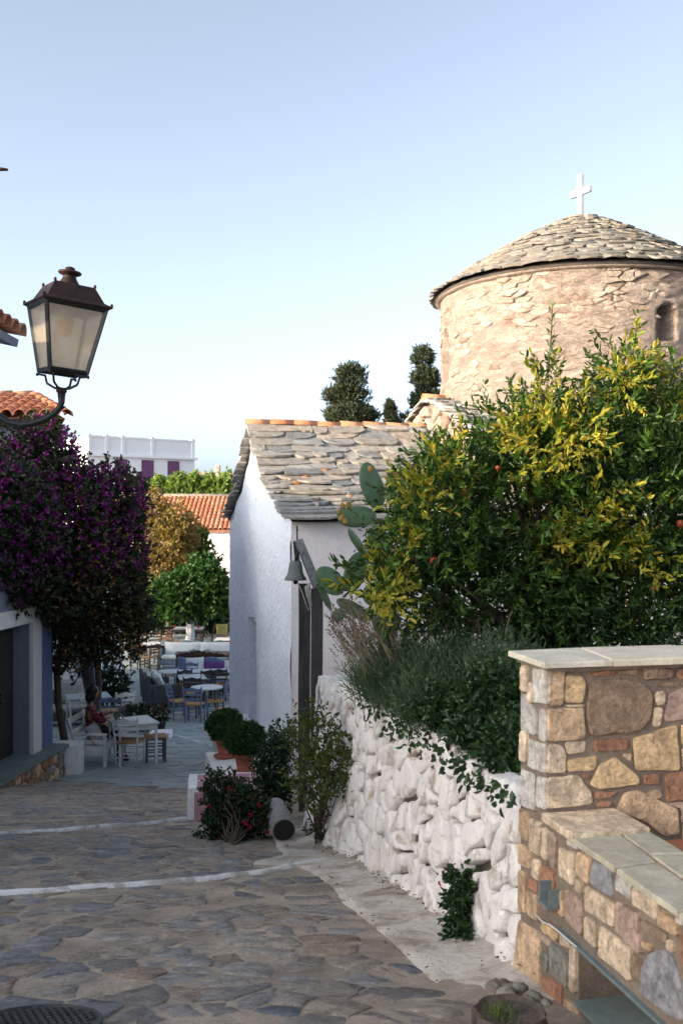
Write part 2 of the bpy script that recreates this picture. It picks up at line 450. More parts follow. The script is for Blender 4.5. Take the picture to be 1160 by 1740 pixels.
# church
M['slate'] = m_stone('roof_slate', [(.24, .25, .24), (.36, .33, .28), (.18, .195, .20), (.41, .37, .31), (.27, .285, .28), (.32, .28, .225), (.21, .22, .22), (.38, .35, .30)], scale=7, var=.42, bs=22, bd=.012, rough=.8, stain=(.46, .40, .31), stain_amt=.5)
M['lichen'] = m_stone('lichen', [(.33, .15, .05), (.38, .19, .06)], scale=20, var=.4, bs=60, bd=.004)
M['domeslate'] = m_stone('dome_slate', [(.19, .175, .15), (.27, .245, .205), (.16, .16, .145), (.30, .265, .215), (.22, .21, .19), (.25, .215, .165), (.13, .13, .12)], scale=8, var=.3, bs=25, bd=.012, rough=.85)
M['slatebed'] = m_stone('slate_bed', [(.08, .07, .06), (.08, .07, .06)], scale=5, var=.3, bs=30, bd=.01)
M['drum'] = m_stone('worn_plaster_rubble', [(.43, .35, .285), (.43, .35, .285)], scale=2.0, var=.38, bs=13, bd=.11, rough=.92, stain=(.24, .15, .095), stain_amt=.75, stretch=(1, 1, 2.2))
M['drumstone'] = m_stone('drum_rubble', [(.42, .345, .28), (.36, .285, .22), (.43, .365, .30), (.31, .225, .165), (.40, .32, .25), (.42, .35, .28), (.38, .305, .235), (.25, .175, .125)], scale=7, var=.45, bs=20, bd=.05, rough=.92)
M['ridge'] = m_stone('ridge_terracotta', [(.46, .19, .095), (.52, .25, .14), (.42, .165, .08)], scale=7, var=.3, bs=30, bd=.006, stain=(.42, .34, .27), stain_amt=.5)
M['tile'] = m_stone('roof_tile', [(.40, .15, .075), (.47, .20, .105), (.44, .18, .10), (.52, .27, .17), (.37, .14, .08)], scale=5, var=.25, bs=30, bd=.006, stain=(.5, .38, .3), stain_amt=.35)
M['cross'] = m_plaster('white_marble', (.76, .75, .73), (.5, .48, .45), .6, .8, .4, bs=30, bd=.004)
M['greywood'] = m_wood('weathered_timber', [(.045, .05, .05), (.15, .155, .15), (.24, .24, .225)], 2)
M['darkwood'] = m_wood('dark_timber', [(.018, .017, .017), (.045, .042, .04), (.075, .07, .065)], 2)
M['stump'] = m_wood('stump_bark', [(.025, .02, .016), (.07, .052, .04), (.12, .09, .065)], 2)
M['bronze'] = m_plain('bell_bronze', (.16, .175, .16), .55, .6, var=.35)
M['rope'] = m_plain('rope', (.33, .31, .27), .9)
M['iron'] = m_plain('black_iron', (.012, .015, .015), .45, .3, var=.4, spec=.5)
M['rust'] = m_stone('rusted_iron', [(.028, .015, .013), (.034, .017, .015)], scale=14, var=.5, bs=60, bd=.002, rough=.6, stain=(.05, .024, .016), stain_amt=.6)
M['doorwood'] = m_wood('dark_door', [(.012, .012, .012), (.02, .018, .017), (.03, .027, .025)], 2)
M['chdoor'] = m_wood('church_door', [(.05, .045, .04), (.09, .08, .07), (.12, .10, .09)], 2)
M['bluepaint'] = m_plaster('blue_plaster', (.12, .17, .30), (.08, .11, .2), .5, .8, .5, bs=9, bd=.03)
M['framewhite'] = m_plaster('frame_whitewash', (.62, .60, .58), (.5, .48, .45), .6, .8, .4, bs=12, bd=.006)
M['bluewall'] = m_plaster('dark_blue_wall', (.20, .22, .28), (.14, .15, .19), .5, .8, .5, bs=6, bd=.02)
M['farwhite'] = m_plaster('far_white_paint', (.80, .81, .83), (.6, .6, .64), .6, .8, .4, bs=4, bd=.01)
M['purple'] = m_wood('purple_shutter', [(.11, .035, .11), (.16, .05, .15), (.18, .07, .17)], 2)
M['farrubble'] = m_stone('far_rubble', [(.40, .33, .26), (.34, .28, .22)], scale=2, var=.4, bs=6, bd=.04)
M['dark'] = m_plain('dark_void', (.015, .014, .014), .9)
# café
M['cwhite'] = m_wood('white_paint_wood', [(.64, .63, .60), (.72, .71, .68), (.76, .75, .72)], 2, bd=.001)
M['cblue'] = m_wood('blue_paint_wood', [(.10, .16, .27), (.14, .21, .34), (.17, .24, .37)], 2, bd=.001)
M['clblue'] = m_wood('pale_blue_paint_wood', [(.24, .32, .46), (.29, .37, .5), (.32, .40, .54)], 2, bd=.001)
M['cblack'] = m_wood('black_paint_wood', [(.015, .016, .02), (.022, .024, .03), (.03, .033, .04)], 2, bd=.001)
M['cbrown'] = m_wood('brown_wood', [(.035, .016, .01), (.065, .03, .017), (.09, .04, .022)], 2, bd=.001)
M['cgrey'] = m_wood('grey_brown_wood', [(.06, .055, .05), (.11, .10, .09), (.14, .125, .11)], 2, bd=.001)
M['rush'] = m_wood('rush_seat', [(.25, .13, .05), (.36, .20, .085), (.42, .25, .11)], 0, bd=.003)
M['tabletop'] = m_plain('pale_table_top', (.50, .55, .57), .4, var=.08)
M['greytop'] = m_plain('grey_table_top', (.25, .30, .33), .45, var=.1)
M['sofagrey'] = m_plain('dark_grey_sofa', (.055, .06, .07), .8, var=.2)
M['sofateal'] = m_plain('grey_teal_sofa', (.16, .22, .23), .8, var=.2)
M['fabwhite'] = m_plain('white_canvas', (.60, .64, .64), .95, var=.08)
M['fabgrey'] = m_plain('grey_canvas', (.30, .30, .29), .95, var=.1)
M['fabpurple'] = m_plain('purple_canvas', (.12, .05, .22), .9, var=.15)
M['fabyellow'] = m_plain('yellow_canvas', (.55, .48, .17), .9, var=.1)
M['pot'] = m_plain('clay_pot', (.28, .085, .05), .8, var=.25)
M['blackpot'] = m_plain('dark_pot', (.03, .03, .035), .6)
M['logmat'] = m_stone('grey_log', [(.30, .29, .28), (.30, .29, .28)], scale=6, var=.3, bs=30, bd=.01)
M['manhole'] = m_plain('cast_iron', (.035, .037, .038), .55, .4, var=.4)
# plants
M['bark'] = m_wood('bark', [(.03, .022, .016), (.07, .05, .036), (.11, .085, .06)], 2)
M['limewash_bark'] = m_plaster('limewashed_bark', (.66, .68, .70), (.3, .28, .25), .55, .75, .6, bs=20, bd=.02, scale=5)
G = [(.018, .045, .008), (.03, .07, .012), (.045, .10, .018), (.025, .06, .012), (.06, .12, .022)]
M['pomleaf'] = m_leaf('pomegranate_leaf', G, patch=[(.26, .26, .02), (.16, .20, .018), (.34, .30, .03), (.09, .15, .02), (.30, .22, .02)], patch_lo=.61, patch_hi=.69, pscale=1.7)
M['yelleaf'] = m_leaf('yellow_leaf', [(.36, .32, .03), (.24, .28, .03), (.42, .33, .04), (.17, .24, .025), (.38, .26, .03), (.14, .20, .025)])
M['grnleaf'] = m_leaf('bright_green_leaf', [(.06, .14, .02), (.09, .18, .025), (.05, .11, .02), (.13, .21, .03)])
M['pomfruit'] = m_plain('pomegranate_skin', (.32, .055, .025), .45, var=.35)
M['lavleaf'] = m_leaf('lavender_leaf', [(.045, .085, .035), (.065, .11, .045), (.032, .06, .028), (.085, .13, .055)], trans=.15, rough=.8)
M['lavstalk'] = m_leaf('dry_lavender_stalk', [(.17, .14, .085), (.22, .18, .11), (.12, .10, .06)], trans=.1, rough=.9)
M['lavhead'] = m_leaf('dry_lavender_head', [(.13, .085, .06), (.17, .11, .08), (.10, .07, .06)], trans=.1, rough=.9)
M['ivyleaf'] = m_leaf('creeper_leaf', [(.012, .032, .010), (.02, .05, .012), (.03, .075, .015), (.015, .04, .010)], trans=.2, rough=.35)
M['shrubleaf'] = m_leaf('shrub_leaf', [(.05, .085, .018), (.075, .11, .02), (.035, .06, .014), (.12, .13, .025), (.06, .09, .02)])
M['darkleaf'] = m_leaf('dark_leaf', [(.010, .026, .010), (.016, .038, .012), (.022, .05, .014)], trans=.15)
M['basil'] = m_leaf('basil_leaf', [(.014, .050, .010), (.022, .07, .014), (.03, .09, .018)], trans=.2)
M['boug'] = m_leaf('bougainvillea_bract', [(.14, .012, .13), (.22, .02, .20), (.10, .01, .10), (.28, .035, .24), (.08, .008, .08)], trans=.3)
M['bougleaf'] = m_leaf('bougainvillea_leaf', [(.012, .022, .009), (.022, .038, .012), (.022, .024, .01), (.035, .05, .014)], trans=.15)
M['bougdry'] = m_leaf('dry_bougainvillea_leaf', [(.20, .10, .035), (.28, .16, .05), (.13, .065, .025), (.34, .20, .07)], trans=.3)
M['goldleaf'] = m_leaf('golden_leaf', [(.24, .16, .045), (.30, .20, .06), (.18, .14, .045), (.13, .125, .04)])
M['greenleaf'] = m_leaf('mulberry_leaf', [(.028, .085, .016), (.04, .11, .022), (.022, .06, .014), (.065, .14, .028)])
M['vineleaf'] = m_leaf('vine_leaf', [(.16, .26, .05), (.22, .32, .07), (.12, .20, .04), (.28, .36, .10)])
M['cypress'] = m_leaf('cypress_leaf', [(.035, .05, .022), (.05, .068, .03), (.026, .04, .018), (.075, .085, .035)], trans=.1, rough=.8)
M['redflower'] = m_leaf('red_petal', [(.40, .015, .03), (.5, .03, .06), (.32, .01, .02)])
M['whiteflower'] = m_leaf('white_petal', [(.7, .7, .68), (.75, .7, .7), (.6, .45, .5)])
M['grass'] = m_leaf('grass_blade', [(.10, .17, .03), (.14, .2, .04), (.07, .12, .02)])
def m_cactus():
    m, nt, b = new_mat('cactus_pad'); co = coords(nt)
    n1 = noise_n(nt, co, 6, 4); v = N(nt, 'TexVoronoi'); v.inputs['Scale'].default_value = 30; L(nt, co, v.inputs['Vector'])
    c = ramp(nt, mapr(nt, n1, .3, .7, 0, 1), stops_of([(.055, .115, .05), (.085, .155, .07), (.12, .18, .085)]))
    c = mixc(nt, mapr(nt, v.outputs['Distance'], .03, .12, .7, 0), c, (.30, .28, .17))
    L(nt, c, b.inputs['Base Color']); b.inputs['Roughness'].default_value = .5; bump(nt, n1, .4, .01, b); return m
M['cactus'] = m_cactus()
M['tuna'] = m_stone('cactus_fruit', [(.16, .17, .05), (.38, .22, .05), (.20, .20, .06), (.42, .17, .05)], scale=20, var=.3, bs=60, bd=.002)
def m_plaid():
    m, nt, b = new_mat('plaid_shirt'); co = coords(nt); s = N(nt, 'SeparateXYZ'); L(nt, co, s.inputs[0])
    def band(o, f, w): return math_n(nt, 'LESS_THAN', math_n(nt, 'FRACT', math_n(nt, 'MULTIPLY', o, f)), w)
    a = band(math_n(nt, 'ADD', s.outputs[0], s.outputs[1]), 14.0, .45); d = band(s.outputs[2], 14.0, .45); e = band(s.outputs[2], 14.0, .12)
    c = mixc(nt, a, (.30, .02, .045), (.06, .01, .02)); c = mixc(nt, math_n(nt, 'MULTIPLY', d, .6), c, (.012, .008, .014))
    c = mixc(nt, math_n(nt, 'MULTIPLY', e, .5), c, (.42, .20, .22))
    L(nt, c, b.inputs['Base Color']); b.inputs['Roughness'].default_value = .9; return m
M['plaid'] = m_plaid()
M['skin'] = m_plain('skin', (.42, .24, .16), .55, var=.08)
M['hair'] = m_plain('dark_hair', (.012, .009, .008), .5, var=.3)
M['trousers'] = m_plain('black_cloth', (.018, .016, .018), .9)
M['greencloth'] = m_plain('green_cloth', (.05, .11, .06), .9)
def m_pane():
    m, nt, b = new_mat('milky_pane'); co = coords(nt); n1 = noise_n(nt, co, 9, 5)
    c = ramp(nt, mapr(nt, n1, .3, .7, 0, 1), [(0, (.82, .76, .66)), (1, (.93, .89, .82))])
    tl = N(nt, 'BsdfTranslucent'); L(nt, c, tl.inputs[0]); tp = N(nt, 'BsdfTransparent'); L(nt, c, tp.inputs[0])
    df = N(nt, 'BsdfDiffuse'); L(nt, c, df.inputs[0]); gl = N(nt, 'BsdfGlossy'); gl.inputs['Roughness'].default_value = .2
    def mx(f, a, d):
        x = N(nt, 'MixShader'); x.inputs[0].default_value = f; L(nt, a, x.inputs[1]); L(nt, d, x.inputs[2]); return x.outputs[0]
    o = mx(.16, mx(.72, tl.outputs[0], tp.outputs[0]), df.outputs[0]); o = mx(.05, o, gl.outputs[0])
    L(nt, o, nt.nodes['Material Output'].inputs[0]); return m
M['pane'] = m_pane()
def m_glass():
    m, nt, b = new_mat('clear_glass'); b.inputs['Base Color'].default_value = (.9, .95, .95, 1); b.inputs['Roughness'].default_value = .05
    b.inputs['Transmission Weight'].default_value = .9; return m
M['glass'] = m_glass()
M['bulb'] = m_plain('bulb_glass', (.70, .45, .22), .3, var=.05)
M['redglass'] = m_plain('red_glass', (.5, .05, .03), .2)
# ------------------------------------------------------------------ ground, street, terrace
def gzn(x, y): return gz(x, y) + .012 * nz(x, y, 0, 1.7) + .006 * nz(x, y, 3, 6)
def grid(name, x0, x1, y0, y1, st, fz, mat, keep=None):
    nx, ny = int((x1 - x0) / st) + 1, int((y1 - y0) / st) + 1
    v = [(x0 + i * st, y0 + j * st, fz(x0 + i * st, y0 + j * st)) for j in range(ny) for i in range(nx)]
    f = [(j * nx + i, j * nx + i + 1, (j + 1) * nx + i + 1, (j + 1) * nx + i) for j in range(ny - 1) for i in range(nx - 1)
         if keep is None or keep(x0 + (i + .5) * st, y0 + (j + .5) * st)]
    me = bpy.data.meshes.new(name); me.from_pydata(v, [], f); me.shade_smooth()
    return put(name, me, mat)
g = MB(); g.quad((-3000, -600, -3.6), (3000, -600, -3.6), (3000, 5000, -3.6), (-3000, 5000, -3.6))
struct(g.build('ground', M['earth']))
street = struct(grid('street', -9, 7, -8, 16.4, .1, gzn, M['mortar']))
def seam(x): return 13.2 - .95 * (x + 1.86)          # where cobbles meet the slate terrace
def wall_x(y): return 1.404 - .2 * y                 # street face of the whitewashed wall
def rside(y): return wall_x(y) - .33 if y < 8.7 else -.45 - (y - 8.7) * .12

pts = [p for p in jgrid((-6.0, 2.6, 1.4, 15.8), .175, .145, .49) if R.random() > .27]
cells = voronoi(pts, (-6.2, 2.4, 1.6, 16.0))
cob = []
for p, c in zip(pts, cells):
    if not c: continue
    x, y = p
    if x > rside(y) - .04 or y > seam(x) - .1 or abs(x) > .36 * y + .35 and x < 0: continue
    q = shrink(c, R.choice((.004, .006, .009, .014, .024)))
    if not q or abs(area(q)) < .0018: continue
    q = rough_poly(q, .045, .011); q = chaikin(q, .15)
    cob.append((y, q))
cob.sort(key=lambda a: a[0])
far_c = MB()
for k, (y, q) in enumerate(cob):
    vs_, fs_ = stone_vf(q, lambda u, v, w: (u, v, gzn(u, v) + w), -.03, R.choice((-.001, .001, .002, .004, .007)), .003, .0, tilt=.022, jit=.001)
    if k < 290:
        me = bpy.data.meshes.new('cobble'); me.from_pydata(vs_, [], fs_); me.shade_smooth(); put('cobble', me, M['cobble'], street)
    else: far_c.add(vs_, fs_)
stuff(far_c.build('far_cobbles', M['cobble'], street, True))

def strip(name, path, wid, mat, parent, h=.012, zf=gzn, n=110, wob=.6):
    """painted line that follows the ground"""
    b = MB(); pts = [Vector((p[0], p[1], 0)) for p in path]; seg = []
    tot = sum((pts[i + 1] - pts[i]).length for i in range(len(pts) - 1))
    for k in range(n + 1):
        d = tot * k / n; i = 0
        while i < len(pts) - 2 and d > (pts[i + 1] - pts[i]).length: d -= (pts[i + 1] - pts[i]).length; i += 1
        t = (pts[i + 1] - pts[i]).normalized(); p = pts[i] + t * d; nn = Vector((-t.y, t.x, 0))
        w = wid * (1 + wob * noise.noise(Vector((p.x * 5, p.y * 5, 7)))); off = nn * (wid * .5 * noise.noise(Vector((p.x * 2.3, p.y * 2.3, 1))))
        for s, hh in ((-1.3, -.02), (-1, h * .6), (0, h), (1, h * .6), (1.3, -.02)):
            q = p + off + nn * (s * w / 2); seg.append((q.x, q.y, zf(q.x, q.y) + hh))
    b.v = seg
    for k in range(n):
        for j in range(4): a = k * 5 + j; b.f.append((a, a + 1, a + 6, a + 5))
    return b.build(name, mat, parent, True)
def gxy(px, py): p = gp(px, py); return (p.x, p.y)
strip('painted_edge', [gxy(-220, 1546), gxy(0, 1522), gxy(150, 1512), gxy(340, 1497), gxy(440, 1484), gxy(490, 1475), gxy(580, 1461)], .042, M['paint'], street, .03)
strip('painted_edge', [gxy(-220, 1436), gxy(0, 1417), gxy(60, 1414), gxy(145, 1408), gxy(250, 1400), gxy(345, 1389)], .042, M['paint'], street, .03)

# worn whitewashed strip along the foot of the wall
def K_X(y): return .78 - .231 * (y - 3.5) - .04 if y < 3.75 else 9
b = MB(); rows = 70
for k in range(rows + 1):
    y = 3.42 + (9.0 - 3.42) * k / rows; xo = rside(y) + .05 * noise.noise(Vector((y * 2, 0, 0))) + .02 * noise.noise(Vector((y * 7, 4, 0)))
    if y > 6.3: xo -= .30 * math.exp(-((y - 6.9) / .35) ** 2)
    xi = min(wall_x(y) + .1, K_X(y))
    for j in range(9):
        t = max(0, j - 1) / 7; x = xo + (xi - xo) * t
        b.v.append((x, y, gzn(x, y) + (-.03 if j == 0 else .016 + .05 * t * t + .010 * nz(x, y, 2, 7) * min(1, t * 4)) - max(0, .05 * (1 - k / 5) + .02 * nz(x, y, 8, 9) * (k < 6))))
for k in range(rows):
    for j in range(8): a = k * 9 + j; b.f.append((a, a + 1, a + 10, a + 9))
b.build('whitewashed_strip', M['kerb'], street, True)

terrace = struct(grid('terrace', -12, 7, 10, 46, .25, lambda x, y: gz0(y) + .008, M['slabjoint'], lambda x, y: y > seam(min(x, -1.6)) and (x < -1.2 or y > 15.2)))
pts = [p for p in jgrid((-9, 12.6, 0.5, 44), .46, .46, .44) if R.random() > .15]
sl = []
for p, c in zip(pts, voronoi(pts, (-9.5, 12, 1, 44.5))):
    if not c: continue
    x, y = p
    if y < seam(x) - .1 or x > -.07 * y or x < -.31 * y or (x < -5.0 and y < 17): continue
    q = shrink(c, R.uniform(.012, .022))
    if not q or abs(area(q)) < .01: continue
    sl.append((y, chaikin(rough_poly(q, .15, .008), .12)))
sl.sort(key=lambda a: a[0]); rest = MB()
for k, (y, q) in enumerate(sl):
    vs_, fs_ = stone_vf(q, lambda u, v, w: (u, v, gz0(v) + .008 + w), -.02, R.uniform(.006, .011), .004, .001, tilt=.004)
    if k < 295:
        me = bpy.data.meshes.new('paving_slab'); me.from_pydata(vs_, [], fs_); put('paving_slab', me, M['slab'], terrace)
    else: rest.add(vs_, fs_)
stuff(rest.build('far_paving_slabs', M['slab'], terrace))
strip('painted_line', [gxy(272, 1242), gxy(325, 1258), gxy(392, 1278)], .07, M['paint'], terrace, .022, lambda x, y: gz0(y) + .008, 30, .1)

# raised garden bed behind the whitewashed wall
def bed_z(x, y): return .38 - .075 * (y - 4) + .05 * nz(x, y, 9, 1.3)
bed = struct(grid('garden_bed', -.5, 7, 3.9, 13.2, .15, bed_z, M['soil'], lambda x, y: x > max(wall_x(y) + .2, -.10 + (y - 8.7) * .08) ))

# ------------------------------------------------------------------ church
C0 = Vector((-.65, 13.0, 0)); DU = Vector((.9744, .2250, 0)); DV = Vector((-.2250, .9744, 0)); CW = 6.9; HS = CW / 2
EAVE = EYE; RISE = 1.54
def q_of(s):
    r = s / HS
    return .55 * r + (.45 * r ** 3 if r > 0 else 0)
def zprof(s): return EAVE + RISE * q_of(s if s <= HS else CW - s)
church = thing('church', 'old whitewashed stone church with slate roofs, round drum and dome topped by a white cross', 'church', C0 + Vector((0, 0, -2.0)))
def cpt(t, s, z): p = C0 + DU * t + DV * s; return Vector((p.x, p.y, z))
def panel(b, fn, u0, u1, v0, v1, nu, nv, amp, nrm, sc=1.6):
    """wavy wall panel; fn(u, v) -> point, nrm outward"""
    base = len(b.v)
    for j in range(nv + 1):
        for i in range(nu + 1):
            p = fn(u0 + (u1 - u0) * i / nu, v0 + (v1 - v0) * j / nv)
            d = amp * (noise.noise(p * sc) + .5 * noise.noise(p * sc * 3.1))
            b.v.append(tuple(p + nrm * d))
    for j in range(nv):
        for i in range(nu):
            a = base + j * (nu + 1) + i; b.f.append((a, a + 1, a + nu + 2, a + nu + 1))
BASEZ = -3.2; D0, D1, DT = 3.12, 4.0, EYE - 1.69; DB = EYE - 3.45
b = MB()
def fac(s, h): return cpt(0, s, BASEZ + (zprof(s) - .03 - BASEZ) * h)
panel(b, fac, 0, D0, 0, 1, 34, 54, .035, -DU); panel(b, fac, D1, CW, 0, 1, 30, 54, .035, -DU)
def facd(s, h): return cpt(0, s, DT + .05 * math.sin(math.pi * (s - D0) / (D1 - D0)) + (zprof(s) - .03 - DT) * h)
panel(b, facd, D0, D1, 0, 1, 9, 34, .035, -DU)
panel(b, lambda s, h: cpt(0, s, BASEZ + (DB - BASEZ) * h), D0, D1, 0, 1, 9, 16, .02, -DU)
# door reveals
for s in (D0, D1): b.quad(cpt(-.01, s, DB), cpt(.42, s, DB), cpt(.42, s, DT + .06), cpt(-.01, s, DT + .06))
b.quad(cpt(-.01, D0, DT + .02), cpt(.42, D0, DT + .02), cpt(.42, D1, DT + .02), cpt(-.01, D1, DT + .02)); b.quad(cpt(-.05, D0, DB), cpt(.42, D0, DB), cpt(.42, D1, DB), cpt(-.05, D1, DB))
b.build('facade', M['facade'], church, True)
b = MB(); b.bbox((0, 0, 0), (.06, D1 - D0 + .02, DT - DB + .1), .01, rotz(math.atan2(DU.y, DU.x)))
cc = cpt(.36, (D0 + D1) / 2, (DT + DB) / 2); b.v = [tuple(Vector(v) + cc) for v in b.v]
door = b.build('door', M['chdoor'], church)
for i in range(5):
    b = MB(); s = D0 + .09 + i * .175
    b.bbox(cpt(.32, s, (DT + DB) / 2), (.025, .165, DT - DB - .06), .006, rotz(math.atan2(DU.y, DU.x))); b.build('plank', M['chdoor'], door)
b = MB()
panel(b, lambda t, h: cpt(t, 0, BASEZ + (EAVE - .02 - BASEZ) * h), 0, 13, 0, 1, 60, 30, .03, -DV, 1.0)
b.build('side_wall', M['longwall'], church, True)
b = MB()
panel(b, lambda t, h: cpt(t, CW, BASEZ + (EAVE - .02 - BASEZ) * h), 0, 13, 0, 1, 12, 6, .02, DV)
panel(b, lambda s, h: cpt(13, s, BASEZ + (zprof(s) - BASEZ) * h), 0, CW, 0, 1, 12, 6, .02, DU)
b.build('rear_walls', M['longwall'], church, True)
# roof surface and slates
NS = 240; ss = [-.16 + (HS + .16) * i / NS for i in range(NS + 1)]; arc = [0.0]
for i in range(NS): arc.append(arc[-1] + math.hypot(ss[i + 1] - ss[i], zprof(ss[i + 1]) - zprof(ss[i])))
ALEN = arc[-1]
def s_at(l): return float(np.interp(l, arc, ss))
def roof_pt(t, l, w, far=False):
    s = s_at(l); e = .01; dz = (zprof(min(s + e, HS)) - zprof(min(s + e, HS) - 2 * e)) / (2 * e); n = math.hypot(1, dz)
    s2 = s - dz / n * w; z = zprof(s) + w / n + .035 * nz(t, l, 2, .9)
    if l < 0: z += l * .4; s2 += l
    return cpt(t, CW - s2 if far else s2, z)
b = MB()
for far in (False, True):
    base = len(b.v); nu, nv = 40, 24
    for j in range(nv + 1):
        for i in range(nu + 1): b.v.append(tuple(roof_pt(-.02 + 13 * i / nu, ALEN * j / nv, -.01, far)))
    for j in range(nv):
        for i in range(nu): a = base + j * (nu + 1) + i; b.f.append((a, a + 1, a + nu + 2, a + nu + 1))
nave = b.build('nave_roof', M['slatebed'], church, True)
def slate_vf(fn, t0, t1, l0, dep, th, lift, rnd=R, n=7):
    """irregular flat roof slate, lower edge rounded; fn(t, l, w)"""
    w = t1 - t0; out = []
    sag = rnd.uniform(.02, .13) * min(1, dep / .4); sk = rnd.uniform(-.7, .7)
    for i in range(n):
        x = i / (n - 1); out.append((t0 + w * x, l0 + sag * abs(2 * x - 1 + sk * .5) ** rnd.uniform(1.8, 4) + rnd.uniform(-.014, .014)))
    out += [(t1 - w * rnd.uniform(.0, .05), l0 + dep), (t0 + w * rnd.uniform(0, .05), l0 + dep)]
    c = centroid(out); m = len(out); vs_ = []; rl = rnd.uniform(-.012, .012)
    def wz(u, l): return lift * (1 - (l - l0) / dep) + rl * (u - c[0]) / w
    for u, l in out: vs_.append(fn(u, l, wz(u, l)))
    for u, l in out: vs_.append(fn(c[0] + (u - c[0]) * .985, c[1] + (l - c[1]) * .985, wz(u, l) + th * rnd.uniform(.85, 1.1)))
    fs_ = [tuple(range(m, 2 * m)), tuple(range(m - 1, -1, -1))]
    for i in range(m): j = (i + 1) % m; fs_.append((i, j, m + j, m + i))
    return vs_, fs_
def pmesh(name, vs_, fs_, mat, parent, smooth=False):
    me = bpy.data.meshes.new(name); me.from_pydata([tuple(v) for v in vs_], [], fs_)
    if smooth: me.shade_smooth()
    return put(name, me, mat, parent)
rowsN = 18; ex = (ALEN - .05) / rowsN; slates = []
for r in range(rowsN):
    t = -.13 - R.random() * .12; l0 = -.05 + r * ex
    while t < 5.3:
        w = R.choice((.25, .35, .45, .55, .7, .85)) * R.uniform(.85, 1.15); ll = l0 + R.uniform(-.06, .06)
        vs_, fs_ = slate_vf(roof_pt, max(t, -.13 + R.uniform(-.03, .03)), t + w, ll, ex * 2.0, R.uniform(.022, .042), R.uniform(.045, .08))
        slates.append(pmesh('slate', vs_, fs_, M['slate'], nave)); t += w - R.uniform(-.006, .03)
for r in range(17):   # verge of the far slope
    l0 = -.05 + r * ex
    vs_, fs_ = slate_vf(lambda t, l, w: roof_pt(t, l, w, True), -.15 + R.uniform(-.05, .03), .5, l0, ex * 1.8, R.uniform(.03, .05), .055)
    pmesh('slate', vs_, fs_, M['slate'], nave)
for k, (t, l) in enumerate(((.55, 2.05), (.35, 1.75), (1.0, 1.1), (.5, 1.0), (.75, .95), (2.1, 2.25), (.9, 2.35))):    # lichen patches
    poly = [(t + R.uniform(.02, .085) * math.cos(a), l + R.uniform(.012, .04) * math.sin(a)) for a in np.linspace(0, 2 * math.pi, 12)[:-1]]
    vs_, fs_ = stone_vf(poly, lambda u, v, w: roof_pt(u, v, w), .04, .088, .004, .001); pmesh('lichen', vs_, fs_, M['lichen'], nave, True)
def barrel(L_, r0, r1, th=.014, n=9):
    b = MB(); vs_ = []
    for x, r in ((0, r0), (L_, r1)):
        for rr in (r, r - th):
            for k in range(n): a = math.pi * k / (n - 1); vs_.append((x, rr * math.cos(a), rr * math.sin(a)))
    fs_ = []
    for k in range(n - 1):
        fs_ += [(k, k + 1, 2 * n + k + 1, 2 * n + k), (n + k, 3 * n + k, 3 * n + k + 1, n + k + 1), (k, n + k, n + k + 1, k + 1), (2 * n + k, 2 * n + k + 1, 3 * n + k + 1, 3 * n + k)]
    b.add(vs_, fs_); return b.mesh('barrel_tile', True)
def frame(xd, zd, p):
    x = Vector(xd).normalized(); z = Vector(zd); y = z.cross(x).normalized(); z = x.cross(y)
    return Matrix(((x.x, y.x, z.x, p[0]), (x.y, y.y, z.y, p[1]), (x.z, y.z, z.z, p[2]), (0, 0, 0, 1)))
def place_tile(me, name, mat, parent, Mx):
    o = put(name, me, mat, parent, False)
    o.matrix_parent_inverse = Matrix.Translation(-Vector(parent.location)) if parent.type == 'EMPTY' else Matrix.Identity(4)
    o.matrix_basis = Mx; return o
ridge_me = barrel(.43, .095, .078)
for i in range(8):
    p = cpt(-.14 + i * .395, HS, zprof(HS) - .015 + R.uniform(-.01, .01))
    place_tile(ridge_me, 'ridge_tile', M['ridge'], nave, frame(DU + Vector((0, R.uniform(-.02, .02), R.uniform(-.02, .02))), (0, 0, 1), p))
# raised crossing with its own gable
GA, GS, GW = EYE + 2.0, .32, 2.45
def gzp(s): return GA - GS * abs(s - HS)
b = MB(); T0, T1 = 3.02, 8.7
panel(b, lambda s, h: cpt(T0, s, EAVE + .2 + (gzp(s) - EAVE - .2) * h), HS - GW, HS + GW, 0, 1, 40, 14, .05, -DU, 2.5)
panel(b, lambda t, h: cpt(t, HS - GW, EAVE + (gzp(HS - GW) - EAVE) * h), T0, T1, 0, 1, 46, 10, .05, -DV, 2.5)
panel(b, lambda t, h: cpt(t, HS + GW, EAVE + (gzp(HS + GW) - EAVE) * h), T0, T1, 0, 1, 10, 4, .02, DV, 2.5)
panel(b, lambda s, h: cpt(T1, s, EAVE + (gzp(s) - EAVE) * h), HS - GW, HS + GW, 0, 1, 10, 4, .02, DU, 2.5)
cros = b.build('crossing_wall', M['drum'], church, True)
pts = [p for p in jgrid((HS - GW, EAVE + .3, HS + GW, GA), .34, .13, .4) if R.random() > .25]
for p, c in zip(pts, voronoi(pts, (HS - GW, EAVE, HS + GW, GA))):
    if not c or p[1] > gzp(p[0]) - .12 or p[1] < zprof(p[0]) - .05 and p[0] > 0: continue
    q = shrink(c, .015)
    if q and abs(area(q)) > .006:
        q = [(u, min(v, gzp(u) - .03)) for u, v in q]
        vs_, fs_ = stone_vf(chaikin(rough_poly(q, .1, .012)), lambda u, v, w: cpt(T0 - w, u, v), -.05, R.uniform(.035, .085), .02, .01, .1, .005)
        pmesh('stone', vs_, fs_, M['drumstone'], cros, True)
pts = [p for p in jgrid((T0, EAVE + .05, 7.5, gzp(HS - GW)), .34, .13, .4) if R.random() > .25]
